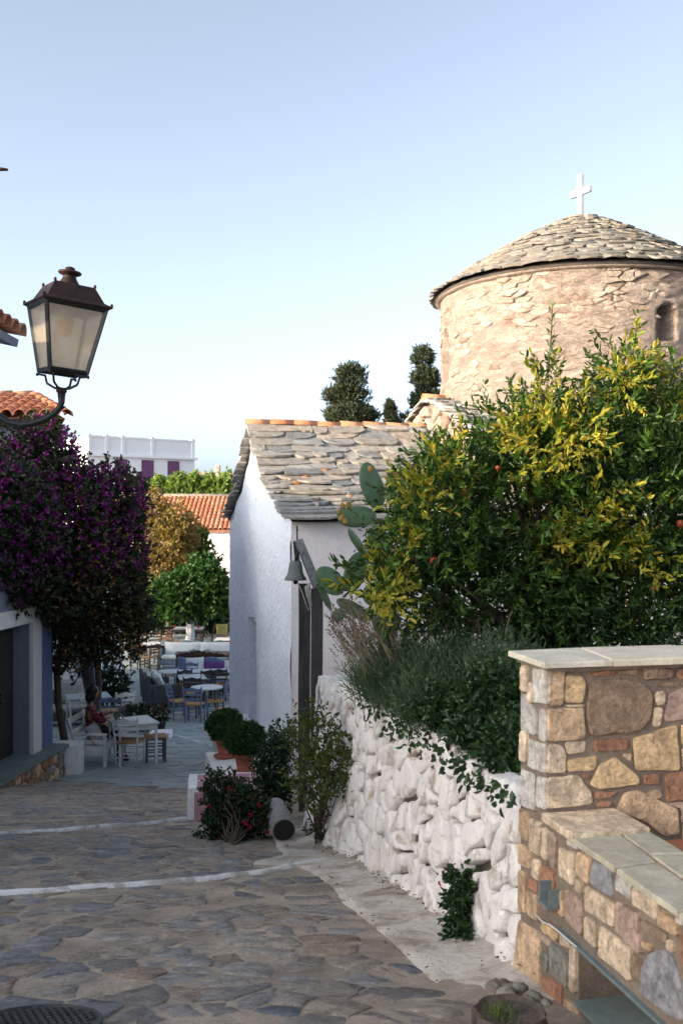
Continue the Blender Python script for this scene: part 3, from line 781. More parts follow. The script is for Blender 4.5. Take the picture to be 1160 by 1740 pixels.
for p, c in zip(pts, voronoi(pts, (T0, EAVE, 7.6, gzp(HS - GW) - .02))):
    if not c: continue
    q = shrink(c, .015)
    if q and abs(area(q)) > .006:
        vs_, fs_ = stone_vf(chaikin(rough_poly(q, .1, .012)), lambda u, v, w: cpt(u, HS - GW - w, v), -.05, R.uniform(.035, .085), .02, .01, .1, .005)
        pmesh('stone', vs_, fs_, M['drumstone'], cros, True)
b = MB()
b.add([cpt(T0 - .08, HS - GW - .12, gzp(HS - GW - .12)), cpt(T1, HS - GW - .12, gzp(HS - GW - .12)), cpt(T1, HS, GA), cpt(T0 - .08, HS, GA), cpt(T1, HS + GW, gzp(HS + GW)), cpt(T0 - .08, HS + GW, gzp(HS + GW))], [(0, 1, 2, 3), (3, 2, 4, 5)])
croof = b.build('crossing_roof', M['slatebed'], church)
def croof_pt(t, l, w): s = HS - GW - .12 + l / math.hypot(1, GS); return cpt(t, s - .3 * w, gzp(s) + w * .95 + .01)
cl = (GW + .12) * math.hypot(1, GS)
for r in range(11):
    t = T0 - .12 - R.random() * .1
    while t < 7.4:
        w = R.uniform(.28, .6); vs_, fs_ = slate_vf(croof_pt, max(t, T0 - .14), t + w, -.04 + r * cl / 11 + R.uniform(-.03, .03), cl / 11 * 1.8, R.uniform(.028, .045), .06)
        if r < 7 or t < 4.6: pmesh('slate', vs_, fs_, M['slate'], croof)
        t += w - .01
for r in range(9):
    vs_, fs_ = slate_vf(lambda t, l, w: cpt(t, HS + GW + .1 - l / 1.05, gzp(HS + GW + .1 - l / 1.05) + w + .01), T0 - .15, T0 + .4, r * cl / 9, cl / 9 * 1.7, .04, .05)
    pmesh('slate', vs_, fs_, M['slate'], croof)
for i in range(3):
    place_tile(ridge_me, 'ridge_tile', M['ridge'], croof, frame(DU, (0, 0, 1), cpt(T0 - .14 + i * .39, HS, GA + .02)))
# drum
DC = cpt(5.79, HS, 0); DR = 2.45; DZ0, DZ1 = EYE + 1.25, EYE + 3.86
WIN = ((-1.20, .075, EYE + 2.35, EYE + 3.25), (.56, .06, EYE + 2.75, EYE + 3.3))
fa = math.atan2(-DC.x, -DC.y)            # azimuth from the drum to the camera
def drum_pt(ph, z, w): a = math.atan2(-DC.y, -DC.x) + ph; return Vector((DC.x + (DR + w) * math.cos(a), DC.y + (DR + w) * math.sin(a), z))
b = MB(); nu, nv = 300, 66
for j in range(nv + 1):
    z = DZ0 + (DZ1 - DZ0) * j / nv
    for i in range(nu):
        ph = -math.pi + 2 * math.pi * i / nu; p = drum_pt(ph, z, 0)
        w = .03 * noise.noise(p * 1.3) + .025 * noise.noise(Vector((p.x * 3, p.y * 3, p.z * 9))) + .015 * noise.noise(Vector((p.x * 9, p.y * 9, p.z * 18)))
        for (wp, hw, z0, z1) in WIN:
            if abs(ph - wp) < hw and z0 < z < z1 - (abs(ph - wp) / hw) ** 2 * .12: w -= .32
        b.v.append(tuple(drum_pt(ph, z, w)))
for j in range(nv):
    for i in range(nu): i2 = (i + 1) % nu; b.f.append((j * nu + i, j * nu + i2, (j + 1) * nu + i2, (j + 1) * nu + i))
drum = b.build('drum', M['drum'], church, True)
pts = [p for p in jgrid((-1.75, DZ0 + .45, 1.75, DZ1 - .03), .085, .075, .48) if R.random() > .2]
ds = []
for p, c in zip(pts, voronoi(pts, (-1.8, DZ0 + .3, 1.8, DZ1 - .02))):
    if not c: continue
    bare = .5 + .5 * noise.noise(Vector((p[0] * 2.2, p[1] * 2.2, 3))) + (.18 if p[0] > .1 else 0) + (.2 if p[1] < EYE + 2.4 else 0)
    if R.random() > bare + .15: continue
    if any(abs(p[0] - wp) < hw + .05 and z0 - .08 < p[1] < z1 + .08 for wp, hw, z0, z1 in WIN): continue
    q = shrink(c, R.choice((.002, .004, .007)))
    if q and abs(area(q)) > .0006: ds.append((-abs(area(q)), chaikin(rough_poly(q, .04, .007), .15)))
ds.sort(key=lambda a: a[0]); small = MB()
for k, (_, q) in enumerate(ds):
    vs_, fs_ = stone_vf(q, drum_pt, -.06, R.uniform(-.02, .02), .005, .002, .2, .004)
    if k < 290: pmesh('stone', vs_, fs_, M['drumstone'], drum)
    else: small.add(vs_, fs_)
stuff(small.build('small_stones', M['drumstone'], drum, True))
# dome
ER = 2.60
def dome_z(r): return EYE + 3.87 + 1.41 * (1 - (max(r, 0) / ER) ** 1.28)
rr = [ER * (1 - i / 200) for i in range(201)]; da = [0.0]
for i in range(200): da.append(da[-1] + math.hypot(rr[i + 1] - rr[i], dome_z(rr[i + 1]) - dome_z(rr[i])))
def dome_pt(ph, l, w):
    r = float(np.interp(l, da, rr)) if l >= 0 else ER - l; a = math.atan2(-DC.y, -DC.x) + ph
    e = .02; sl_ = (dome_z(max(r - e, 0)) - dome_z(r + e)) / (2 * e); n = math.hypot(1, sl_); r2 = r + w * sl_ / n
    z = dome_z(min(r, ER)) + w / n
    return Vector((DC.x + r2 * math.cos(a), DC.y + r2 * math.sin(a), z))
b = MB(); b.lathe([(DR - .3, DZ1 - .12), (DR - .08, DZ1 - .12), (DR + .02, DZ1 - .03), (ER - .03, dome_z(ER) - .02)] + [(ER * (1 - i / 24) - .005, dome_z(ER * (1 - i / 24)) - .01) for i in range(1, 24)] + [(.01, dome_z(0) - .01)], 72, (DC.x, DC.y, 0))
dome = b.build('dome', M['slatebed'], church, True)
b = MB(); b.lathe([(DR - .1, DZ1 - .055), (DR + .02, DZ1 - .055), (ER - .055, dome_z(ER) - .045), (ER - .06, dome_z(ER) - .028)], 72, (DC.x, DC.y, 0)); b.build('eave_band', M['drum'], dome, True)
nr = 17; dex = da[-1] / nr; back = MB(); cnt = 0
for r in range(nr):
    l0 = -.05 + r * dex; rad = float(np.interp(max(l0, 0) + dex * .5, da, rr)); ph = -math.pi + R.random() * .3
    if rad < .12: continue
    while ph < math.pi:
        w = min(R.uniform(.22, .44) / rad, 1.2)
        vs_, fs_ = slate_vf(dome_pt, ph, ph + w, l0 + R.uniform(-.02, .02), min(dex * 1.9, da[-1] - l0 - .01), R.uniform(.022, .038), R.uniform(.04, .065), n=5)
        if abs(ph + w / 2) < 1.45 and cnt < 296: pmesh('slate', vs_, fs_, M['domeslate'], dome); cnt += 1
        else: back.add(vs_, fs_)
        ph += w - .01 / rad
stuff(back.build('rear_slates', M['domeslate'], dome))
b = MB(); tz = dome_z(0); ad = Vector((.5, -.86, 0)).normalized(); ro = rotz(math.atan2(ad.y, ad.x))
b.bbox((DC.x, DC.y, tz + .36), (.10, .085, .86), .012, ro); cross = b.build('cross', M['cross'], church)
b = MB()
for sg in (-1, 1): b.bbox(Vector((DC.x, DC.y, tz + .47)) + ad * sg * .15, (.2, .083, .105), .012, ro)
b.build('cross_arm', M['cross'], cross)
b = MB(); b.lathe([(.22, tz - .06), (.20, tz + .0), (.10, tz + .05)], 12, (DC.x, DC.y, 0)); b.build('cross_base', M['drum'], cross)

# white steps and platform before the church door
plat = thing('church_steps', 'whitewashed stepped platform with pink cement treads before the church facade', 'steps', cpt(-.6, 1.0, -2.0))
def blockm(b, c, size, amp=.012, rot=None, n=8):
    """lumpy limewashed block"""
    hx, hy, hz = [q / 2 for q in size]
    def face(fn, nu=n, nv=n):
        base = len(b.v)
        for j in range(nv + 1):
            for i in range(nu + 1):
                p = fn(-1 + 2 * i / nu, -1 + 2 * j / nv)
                rx = [(abs(p[k]) / (hx, hy, hz)[k]) for k in range(3)]
                pull = Vector([(-.05 * p[k] if sum(1 for q in rx if q > .97) >= 2 and rx[k] > .97 and False else 0) for k in range(3)])
                v = Vector(p) + pull
                if rot is not None: v = rot @ v
                v = v + Vector(c); v += Vector((noise.noise(v * 4), noise.noise(v * 4 + Vector((9, 0, 0))), noise.noise(v * 4 + Vector((0, 9, 0))))) * amp
                b.v.append(tuple(v))
        for j in range(nv):
            for i in range(nu): a = base + j * (nu + 1) + i; b.f.append((a, a + 1, a + nu + 2, a + nu + 1))
    face(lambda u, v: (u * hx, v * hy, hz)); face(lambda u, v: (u * hx, -hy, v * hz)); face(lambda u, v: (u * hx, hy, v * hz))
    face(lambda u, v: (-hx, u * hy, v * hz)); face(lambda u, v: (hx, u * hy, v * hz))
fr = rotz(math.atan2(DU.y, DU.x)); PZ = EYE - 3.30
b = MB(); blockm(b, cpt(-.49, .42, PZ - .6), (.98, 1.75, 1.2), .02, fr, 14); b.build('platform', M['white'], plat, True)
b = MB(); blockm(b, cpt(-.3, 2.8, PZ - .62), (.6, 3.0, 1.1), .02, fr); b.build('landing', M['white'], plat, True)
for k, (xl, Yf, hh, wd, dp) in enumerate(((-1.50, 9.55, .30, .62, .55), (-1.42, 11.0, .22, .7, .6))):
    b = MB(); zg = gz0(Yf + dp) - .1; zt = gz0(Yf) + hh
    blockm(b, (xl + wd / 2, Yf + dp / 2, (zt + zg) / 2), (wd, dp, zt - zg), .012, rotz(.12)); st = b.build('step', M['white'], plat, True)
    b = MB(); blockm(b, (xl + wd / 2 + .035, Yf + dp / 2 - .035, (zt + zg) / 2 - .02), (wd - .07, dp, zt - zg - .03), .005, rotz(.12)); b.build('pink_riser', M['pink'], st, True)
    b = MB(); blockm(b, (xl + wd / 2 + .04, Yf + dp / 2 - .01, zt - .04), (wd - .10, dp - .06, .088), .003, rotz(.12)); b.build('pink_tread', M['pink'], st, True)

# ------------------------------------------------------------------ whitewashed dry-stone wall
wdir = Vector((-.2, 1, 0)).normalized(); wn_ = Vector((-wdir.y, wdir.x, 0))      # wn_ points to the street
W0 = Vector((wall_x(3.74), 3.74, 0)); WL = (Vector((wall_x(8.55), 8.55, 0)) - W0).length
def wtop(u): return EYE - (1.03 + .058 * u + .03 * math.sin(u * 3))
def wbot(u): p = W0 + wdir * u; return gz0(p.y) - .02
def wpt(u, v, w):
    p = W0 + wdir * u + wn_ * (w - .10 * (v - wbot(u)) + .012 * noise.noise(Vector((u * 1.5, v * 1.5, 5)))); return Vector((p.x, p.y, v))
wall = thing('whitewashed_wall', 'rough whitewashed dry-stone garden wall running down the street to the church', 'wall', (W0.x, W0.y, wbot(0)))
b = MB(); nu, nv = 60, 16
for j in range(nv + 1):
    for i in range(nu + 1): u = WL * i / nu; b.v.append(tuple(wpt(u, wbot(u) + (wtop(u) - .03 - wbot(u)) * j / nv, -.045)))
for j in range(nv):
    for i in range(nu): a = j * (nu + 1) + i; b.f.append((a, a + 1, a + nu + 2, a + nu + 1))
k0 = len(b.v)
for i in range(nu + 1):
    u = WL * i / nu; b.v.append(tuple(wpt(u, wtop(u) - .03, -.05))); b.v.append(tuple(wpt(u, wtop(u) - .02, -.42))); b.v.append(tuple(wpt(u, wbot(u), -.42)))
for i in range(nu):
    a = k0 + i * 3; b.f += [(a, a + 3, a + 4, a + 1), (a + 1, a + 4, a + 5, a + 2)]
core = b.build('wall_core', M['wallgap'], wall, True)
pts = []; y = 0
for u, v in jgrid((-.1, 0, WL + .1, 1.4), .150, .108, .49):
    pts.append((u, v))
pts = [p for p in pts if R.random() > .33]
def wstone(q, fn, d1, sz):
    vs_, fs_ = rough_stone(chaikin(rough_poly(q, .05, .009), .14), fn, -.09, d1, R.uniform(.008, .016), .032, R.uniform(.008, .016), 11, .15)
    pmesh('stone', vs_, fs_, M['wallstone'], wall, True)
for p, c in zip(pts, voronoi(pts, (-.02, -.05, WL + .03, 1.5))):
    if not c: continue
    u, h = centroid(c); H = wtop(u) - wbot(u)
    if h > H + .02: continue
    c = [(a, min(d, wtop(min(max(a, 0), WL)) - wbot(min(max(a, 0), WL)) + .0)) for a, d in c]
    q = shrink(c, R.choice((.002, .004, .008, .011, .016, .024)))
    if not q or abs(area(q)) < .002: continue
    wstone(q, lambda a, d, w: wpt(a, wbot(min(max(a, 0), WL)) + d, w), R.uniform(-.02, .03), 1)
pts = [p for p in jgrid((0, -.40, WL, .02), .24, .17, .4)]                 # stones on top
for p, c in zip(pts, voronoi(pts, (-.02, -.42, WL + .02, .0))):
    q = shrink(c, .006) if c else None
    if not q or abs(area(q)) < .004: continue
    wstone(q, lambda a, d, w: wpt(a, wtop(min(max(a, 0), WL)) - .035 + w, d - .01 + .035), R.uniform(.02, .045), 1)
pts = [p for p in jgrid((-.42, 0, 0, 1.4), .17, .14, .4)]                  # far end
for p, c in zip(pts, voronoi(pts, (-.42, 0, .03, 1.28))):
    q = shrink(c, .005) if c else None
    if not q or abs(area(q)) < .004: continue
    wstone(q, lambda a, d, w: wpt(WL + w, wbot(WL) + d, a), R.uniform(.02, .05), 1)
b = MB(); p0, p1 = wpt(WL, 0, -.25), Vector((.30, 13.0, 0))
panel(b, lambda u, v: Vector((p0.x + (p1.x - p0.x) * u, p0.y + (p1.y - p0.y) * u, -2.6 + v * (wtop(WL) + 2.55 - .25 * u))), 0, 1, 0, 1, 20, 12, .03, Vector((-1, 0, 0)), 2)
b.build('return_wall', M['white'], wall, True)

# ------------------------------------------------------------------ masonry pier with planter bench
K = Vector((.7165, 3.5, 0))
def fpt(u, v, w): p = K + DU * u - DV * w; return Vector((p.x, p.y, v))           # front face: u to the right
def lpt(u, v, w): p = K + DV * u - DU * w; return Vector((p.x, p.y, v))           # street face: u away from us, negative towards us
def on_plane(px, py, front):
    d = Vector(((px - 580) / F, 1, -(py - HOR) / F)); n = DV if front else DU
    t = n.dot(K) / n.dot(Vector((d.x, d.y, 0))); p = d * t
    return ((Vector((p.x, p.y, 0)) - K).dot(DU if front else DV), EYE + p.z)
pier = thing('masonry_pier', 'honey-coloured stone pier with slate cap and a low bench wall running towards us', 'stone wall', (K.x, K.y, 0))
PT = EYE - .515; LT = EYE - 1.045; LEND = -2.6; PTH = .235
b = MB()
def lbox(b, u0, u1, w0, w1, z0, z1):      # box in the pier frame: u along DV, w along DU
    ps = [K + DV * u + DU * w + Vector((0, 0, z)) for z in (z0, z1) for u, w in ((u0, w0), (u0, w1), (u1, w1), (u1, w0))]
    b.add(ps, [(0, 3, 2, 1), (4, 5, 6, 7), (0, 1, 5, 4), (1, 2, 6, 5), (2, 3, 7, 6), (3, 0, 4, 7)])
lbox(b, .004, PTH, .004, 3.2, -.6, PT - .02)                                     # pier body
NU = on_plane(980, 1640, False)[0]; NZ1 = EYE - 1.402; NZ0 = EYE - 1.575
lbox(b, LEND, .003, .006, .25, NZ1, LT - .02)                                     # bench wall above the slot
lbox(b, NU, .003, .006, .8, -.6, NZ1 - .001)                                      # left of the slot
lbox(b, LEND, NU - .001, .006, .8, -.6, NZ0 - .02); lbox(b, LEND, NU - .001, .62, .8, NZ0 - .019, NZ1 - .002)
b.build('mortar_core', M['pmortar'], pier)
Z8 = lambda x, y: (700 + x * .39655, 1080 + y * .39655)
FRONT = [('tan', [(582, 140), (648, 140), (645, 300), (584, 300)]), ('yellow', [(657, 170), (735, 175), (738, 210), (728, 288), (650, 286)]),
 ('brown', [(757, 215), (800, 186), (900, 185), (1000, 215), (1028, 250), (1015, 350), (978, 405), (762, 430), (746, 330)]),
 ('tan', [(578, 312), (735, 308), (738, 440), (578, 455)]), ('cream', [(652, 457), (748, 455), (745, 500), (660, 508)]), ('cream', [(578, 468), (640, 468), (655, 500), (653, 590), (578, 592)]),
 ('yellow', [(662, 532), (790, 512), (785, 572), (665, 588)]), ('red', [(775, 446), (930, 437), (925, 490), (778, 494)]), ('tan', [(890, 512), (940, 502), (938, 545)]),
 ('yellow', [(755, 640), (800, 555), (870, 520), (970, 600), (968, 635), (800, 662)]), ('cream', [(578, 605), (715, 600), (765, 670), (770, 725), (578, 742)]),
 ('red', [(780, 668), (882, 668), (850, 695), (782, 700)]), ('cream', [(1040, 240), (1080, 240), (1080, 300), (1040, 300)]), ('cream', [(1030, 310), (1068, 310), (1062, 385), (1028, 385)]),
 ('pink', [(1075, 345), (1100, 250), (1170, 222), (1250, 240), (1260, 350), (1080, 367)]), ('yellow', [(940, 440), (1000, 420), (1130, 380), (1145, 575), (952, 580)]),
 ('brown', [(985, 140), (1115, 140), (1110, 180), (985, 190)]), ('brown', [(1045, 202), (1140, 200), (1135, 220), (1045, 217)]), ('red', [(765, 155), (865, 145), (860, 172), (767, 177)]),
 ('brown', [(880, 146), (965, 140), (960, 165), (880, 168)]), ('red', [(990, 602), (1055, 590), (1060, 630), (992, 640)]), ('red', [(1082, 590), (1220, 575), (1220, 700), (1085, 712)]),
 ('tan', [(1000, 667), (1060, 655), (1065, 690), (1020, 702)]), ('tan', [(870, 750), (905, 670), (980, 668), (1140, 745), (1140, 850), (1080, 862), (990, 790)]),
 ('red', [(787, 712), (850, 705), (850, 730), (790, 737)]), ('red', [(1132, 140), (1190, 135), (1190, 190), (1135, 187)]), ('red', [(725, 592), (758, 590), (755, 615), (732, 612)]),
 ('yellow', [(1152, 385), (1260, 370), (1260, 480), (1152, 470)]), ('tan', [(1152, 485), (1260, 490), (1260, 565), (1155, 565)]), ('brown', [(660, 140), (745, 140), (745, 158), (660, 160)]),
 ('pink', [(1080, 720), (1220, 708), (1220, 800), (1150, 800), (1150, 740)]), ('cream', [(650, 300), (735, 292), (735, 303), (650, 306)]), ('tan', [(1155, 810), (1260, 810), (1260, 900), (1155, 890)]),
 ('tan', [(1270, 240), (1400, 230), (1400, 400), (1270, 400)]), ('red', [(1270, 410), (1400, 410), (1400, 560), (1270, 560)])]
LEFT = [('cream', [(470, 125), (497, 130), (497, 240), (470, 236)]), ('pale', [(518, 142), (577, 146), (577, 295), (520, 285)]), ('pale', [(468, 250), (490, 250), (535, 345), (535, 430), (468, 400)]),
 ('pale', [(550, 312), (573, 314), (573, 455), (548, 447)]), ('cream', [(466, 405), (495, 412), (495, 545), (465, 540)]), ('pale', [(500, 440), (573, 465), (573, 592), (500, 562)]),
 ('pale', [(466, 570), (520, 592), (525, 752), (465, 725)]), ('pale', [(535, 602), (573, 607), (573, 752), (537, 735)]), ('cream', [(500, 200), (515, 205), (515, 290), (502, 285)]),
 ('tan', [(463, 738), (500, 762), (500, 878), (463, 860)]), ('cream', [(510, 780), (555, 800), (548, 947), (505, 920)]), ('cream', [(559, 815), (583, 830), (580, 972), (555, 947)]),
 ('pink', [(590, 838), (620, 862), (612, 1012), (590, 987)]), ('cream', [(625, 905), (695, 935), (695, 1077), (625, 1032)]), ('pale', [(660, 868), (705, 895), (705, 917), (660, 895)]),
 ('tan', [(710, 920), (762, 952), (760, 1067), (708, 1022)]), ('grey', [(780, 958), (858, 1002), (860, 1127), (770, 1062)]), ('pale', [(870, 1015), (937, 1057), (937, 1137), (868, 1090)]),
 ('cream', [(945, 1072), (1047, 1132), (1047, 1217), (942, 1150)]), ('tan', [(1057, 1175), (1137, 1222), (1140, 1292), (1055, 1237)]), ('pink', [(875, 1135), (975, 1187), (982, 1367), (875, 1262)]),
 ('cream', [(735, 1070), (864, 1147), (864, 1252), (735, 1177)]), ('pink', [(655, 1085), (727, 1132), (722, 1284), (655, 1225)]), ('cream', [(705, 1040), (730, 1057), (728, 1112), (705, 1090)]),
 ('cream', [(740, 1202), (792, 1237), (787, 1342), (738, 1300)]), ('cream', [(800, 1240), (937, 1332), (937, 1484), (795, 1370)]), ('brown', [(985, 1212), (1092, 1282), (1087, 1325), (985, 1252)]),
 ('tan', [(985, 1308), (1030, 1328), (1025, 1358), (985, 1335)]), ('grey', [(985, 1425), (1010, 1372), (1070, 1342), (1112, 1372), (1165, 1540), (1165, 1660), (1100, 1620), (985, 1535)]),
 ('pale', [(1130, 1200), (1165, 1222), (1165, 1250), (1130, 1227)]), ('red', [(1148, 1272), (1230, 1320), (1230, 1480), (1150, 1415)]), ('tan', [(460, 890), (515, 922), (512, 1005), (458, 980)]),
 ('cream', [(521, 950), (546, 965), (546, 1050), (518, 1032)]), ('tan', [(458, 1000), (487, 1017), (485, 1190), (455, 1178)]), ('red', [(492, 1032), (535, 1060), (535, 1100), (492, 1080)]),
 ('red', [(552, 980), (607, 1012), (606, 1060), (620, 1140), (630, 1190), (552, 1165)]), ('tan', [(490, 1087), (545, 1122), (543, 1232), (488, 1190)]), ('tan', [(455, 1215), (550, 1277), (548, 1525), (480, 1470), (440, 1420)]),
 ('yellow', [(556, 1225), (627, 1272), (622, 1312), (555, 1262)]), ('cream', [(632, 1282), (672, 1310), (672, 1337), (630, 1320)]), ('pink', [(535, 1257), (590, 1302), (590, 1332), (535, 1290)]),
 ('green', [(592, 1312), (668, 1367), (668, 1512), (588, 1440)]), ('cream', [(677, 1320), (704, 1335), (700, 1535), (680, 1520)]), ('green', [(556, 1347), (585, 1372), (582, 1440), (555, 1412)]),
 ('red', [(556, 1450), (640, 1502), (640, 1625), (600, 1620), (555, 1570)]), ('tan', [(650, 1552), (712, 1602), (712, 1670), (655, 1640)]), ('brown', [(942, 1360), (980, 1385), (980, 1490), (942, 1470)]),
 ('cream', [(1098, 1300), (1122, 1315), (1120, 1360), (1098, 1345)]), ('tan', [(1000, 1085), (1120, 1150), (1115, 1170), (1000, 1110)]), ('pink', [(1170, 1240), (1300, 1310), (1300, 1420), (1170, 1310)]),
 ('cream', [(1240, 1430), (1400, 1520), (1400, 1700), (1240, 1560)]), ('tan', [(638, 1090), (650, 1098), (650, 1210), (632, 1200)])]
for front, lst in ((True, FRONT), (False, LEFT)):
    for col, poly in lst:
        q = [on_plane(*Z8(x, y), front) for x, y in poly]
        q = rough_poly(q, .03, .0035); q = chaikin(q, .2)
        edge = any(abs(u) < .012 for u, _ in q)
        vs_, fs_ = rough_stone(q, fpt if front else lpt, -.03, R.uniform(.003, .011) if not edge else .007, .004, .014, R.uniform(.0025, .0045), 22, .04 if not edge else 0)
        pmesh('stone', vs_, fs_, M['p_' + col], pier)
# slate caps
def slab(poly, z0, z1, mat, name='cap_slab'):
    vs_, fs_ = stone_vf(rough_poly(poly, .08, .002), lambda u, w, h: (K + DV * u + DU * w + Vector((0, 0, h))), z0, z1, .004, 0, 0, .0005)
    return pmesh(name, vs_, fs_, mat, pier)
slab([(-.045, -.03), (-.045, .225), (.30, .27), (.275, -.03)], PT - .004, PT + .016, M['capslab'])
slab([(-.045, .231), (-.05, .62), (.29, .66), (.30, .276)], PT - .006, PT + .017, M['capslab'])
slab([(-.045, .626), (-.04, 1.2), (.29, 1.2), (.29, .666)], PT - .006, PT + .014, M['capslab']); slab([(-.045, 1.206), (-.04, 3.2), (.29, 3.2), (.29, 1.206)], PT - .006, PT + .014, M['capslab'])
b = MB(); lbox(b, -.02, .25, -.005, 3.2, PT - .022, PT - .006); b.build('cap_bed', M['pmortar'], pier)
slab([(-.005, -.022), (-.25, -.022), (-.235, .262), (-.004, .258)], LT - .01, LT + .016, M['p_cream'], 'bench_slab')
bs = [[(-.24, -.02), (-.52, -.02), (-.50, .13), (-.245, .15)], [(-.245, .16), (-.43, .148), (-.46, .26), (-.24, .26)], [(-.53, -.02), (-.86, -.02), (-.84, .11), (-.51, .125)],
      [(-.44, .146), (-.66, .132), (-.68, .262), (-.47, .262)], [(-.67, .128), (-.90, .12), (-.91, .26), (-.69, .262)], [(-.87, -.02), (-1.3, -.02), (-1.3, .262), (-.92, .26), (-.90, .1)], [(-1.31, -.02), (-2.6, -.02), (-2.6, .26), (-1.31, .26)]]
for q in bs: slab(q, LT - .016, LT + .002, M['ledgeslab'], 'bench_slab')
b = MB(); lbox(b, LEND, -.26, -.008, .255, LT - .018, LT - .006); b.build('bench_bed', M['tcjoint'], pier)
b = MB(); lbox(b, LEND, -.001, .255, 2.2, EYE - 1.6, EYE - 1.16); b.build('terracotta_floor', M['terracotta'], pier)
# slot: slate lintel and shelf
b = MB(); lbox(b, LEND, NU + .13, -.010, .2, NZ1 - .002, NZ1 + .009); b.build('lintel_slate', M['teal'], pier)
b = MB(); lbox(b, LEND, NU - .003, -.012, .60, NZ0 - .014, NZ0); b.build('shelf_slate', M['teal'], pier)
# U-shaped slate spout
sp = on_plane(946, 1519, False)
spout = MB()
def spb(du, dz, hu, hz, out=.055, tilt=0):
    b = spout; ps = []
    for w in (-.02, out):
        for a, c in ((-hu, -hz), (hu, -hz), (hu, hz), (-hu, hz)): ps.append(lpt(sp[0] + du + a, sp[1] + dz + c + (c * .0), w))
    b.add(ps, [(0, 3, 2, 1), (4, 5, 6, 7), (0, 1, 5, 4), (1, 2, 6, 5), (2, 3, 7, 6), (3, 0, 4, 7)])
spb(0, -.032, .040, .005, .055); spb(.034, .004, .005, .031, .05); spb(-.034, .0, .005, .027, .045)
spout.build('spout', M['teal'], pier)
b = MB(); pts_ = [lpt(*on_plane(x, y, False), .02) for x, y in ((917, 1553), (925, 1560), (930, 1566), (942, 1570), (955, 1580), (975, 1597), (988, 1608))]
b.tube(pts_, .0025, 6); b.build('cable', M['cwhite'], pier, True)
for i in range(26):   # loose rubble at the foot of the pier
    a = R.random() ** .8; u = PTH + .05 - a * .42; w = -.05 - R.random() * .13; p = K + DV * u + DU * w; r = R.uniform(.012, .04)
    poly = [(r * R.uniform(.7, 1.2) * math.cos(t), r * R.uniform(.7, 1.2) * math.sin(t)) for t in np.linspace(0, 2 * math.pi, 8)[:-1]]
    zz = gz0(p.y)
    vs_, fs_ = stone_vf(poly, lambda x, y, h: (p.x + x, p.y + y, zz + h), -.03, r * R.uniform(.7, 1.3), r * .5, r * .15, .3, .003); pmesh('rubble', vs_, fs_, M['p_green'] if R.random() < .6 else M['pmortar'], pier, True)

P = []
for _ in range(190):
    y = R.uniform(3.5, 8.8); P.append((wall_x(y) - abs(R.gauss(0, .05)) - .02 if R.random() < .75 else rside(y) + R.gauss(0, .05), y, 0))
P = np.array([(x, y, gzn(x, y) + .03 + (.05 * max(0, 1 - (wall_x(y) - x) / .4) ** 2)) for x, y, _ in P])
M['litter'] = m_leaf('leaf_litter', [(.09, .05, .025), (.14, .08, .035), (.06, .04, .025), (.18, .11, .05)], trans=.1, rough=.9)
D = NR.normal(size=P.shape) * np.array([1, 1, .15]); stuff(put('leaf_litter', leaf_mesh('leaf_litter', P, D, NR.uniform(.012, .03, len(P)), .010, .2, np.tile([0, 0, 1.], (len(P), 1))), M['litter'], street))
# ------------------------------------------------------------------ houses
def obox(b, o, ex, ey, x0, x1, y0, y1, z0, z1):
    o = Vector(o); ps = [o + ex * x + ey * y + Vector((0, 0, z)) for z in (z0, z1) for x, y in ((x0, y0), (x1, y0), (x1, y1), (x0, y1))]
    b.add(ps, [(0, 3, 2, 1), (4, 5, 6, 7), (0, 1, 5, 4), (1, 2, 6, 5), (2, 3, 7, 6), (3, 0, 4, 7)])
tile_me = barrel(.46, .105, .085)
def tiles(parent, o, eu, es, nu, nr, du=.205, dl=.36, keep=None, mat='tile'):
    """barrel tiles: columns along eu, rows up the slope es, from eave corner o"""
    eu = Vector(eu).normalized(); es = Vector(es).normalized(); nn = eu.cross(es).normalized()
    if nn.z < 0: nn = -nn
    for i in range(nu):
        for j in range(nr):
            if keep and not keep(i, j): continue
            p = Vector(o) + eu * (du * (i + .5) + R.uniform(-.008, .008)) + es * (dl * j - .06) + nn * (.02 + .012 * (1 - 0))
            place_tile(tile_me, 'roof_tile', M[mat], parent, frame(es + nn * -.035, nn, p))
def deck(b, o, eu, es, lu, ls, th=.06, corr=0):
    eu = Vector(eu).normalized(); es = Vector(es).normalized(); nn = eu.cross(es).normalized()
    if nn.z < 0: nn = -nn
    o = Vector(o); ps = []
    for h in (-th, 0): ps += [o + nn * h, o + eu * lu + nn * h, o + eu * lu + es * ls + nn * h, o + es * ls + nn * h]
    b.add(ps, [(0, 3, 2, 1), (4, 5, 6, 7), (0, 1, 5, 4), (1, 2, 6, 5), (2, 3, 7, 6), (3, 0, 4, 7)])

# near house on the left: only its eave corner and lantern bracket come into view
nh = thing('house', 'red tiled eave corner of the near house at the left edge above the lantern', 'house', (-5.6, 7, 0))
b = MB(); obox(b, (0, 0, 0), Vector((1, 0, 0)), Vector((0, 1, 0)), -8.2, -3.35, 5.4, 8.9, -1.6, EYE + 1.5); b.build('wall', M['white'], nh)
b = MB(); E0 = Vector((-2.93, 5.2, EYE + 1.62)); sl1 = Vector((-1, 0, .22)).normalized()
deck(b, E0, (0, 1, 0), sl1, 3.9, 2.75, .07); E1 = E0 + sl1 * 2.75; deck(b, E1, (0, 1, 0), Vector((-1, 0, -.22)).normalized(), 3.9, 2.9, .07)
nroof = b.build('roof', M['bluewall'], nh)
tiles(nroof, E0 + Vector((0, .01, .01)), (0, 1, 0), sl1, 19, 8)
an = thing('roof_antenna', 'rusty rod tip of a roof antenna at the upper left edge', 'antenna', (-4.2, 9.0, EYE + 1.9))
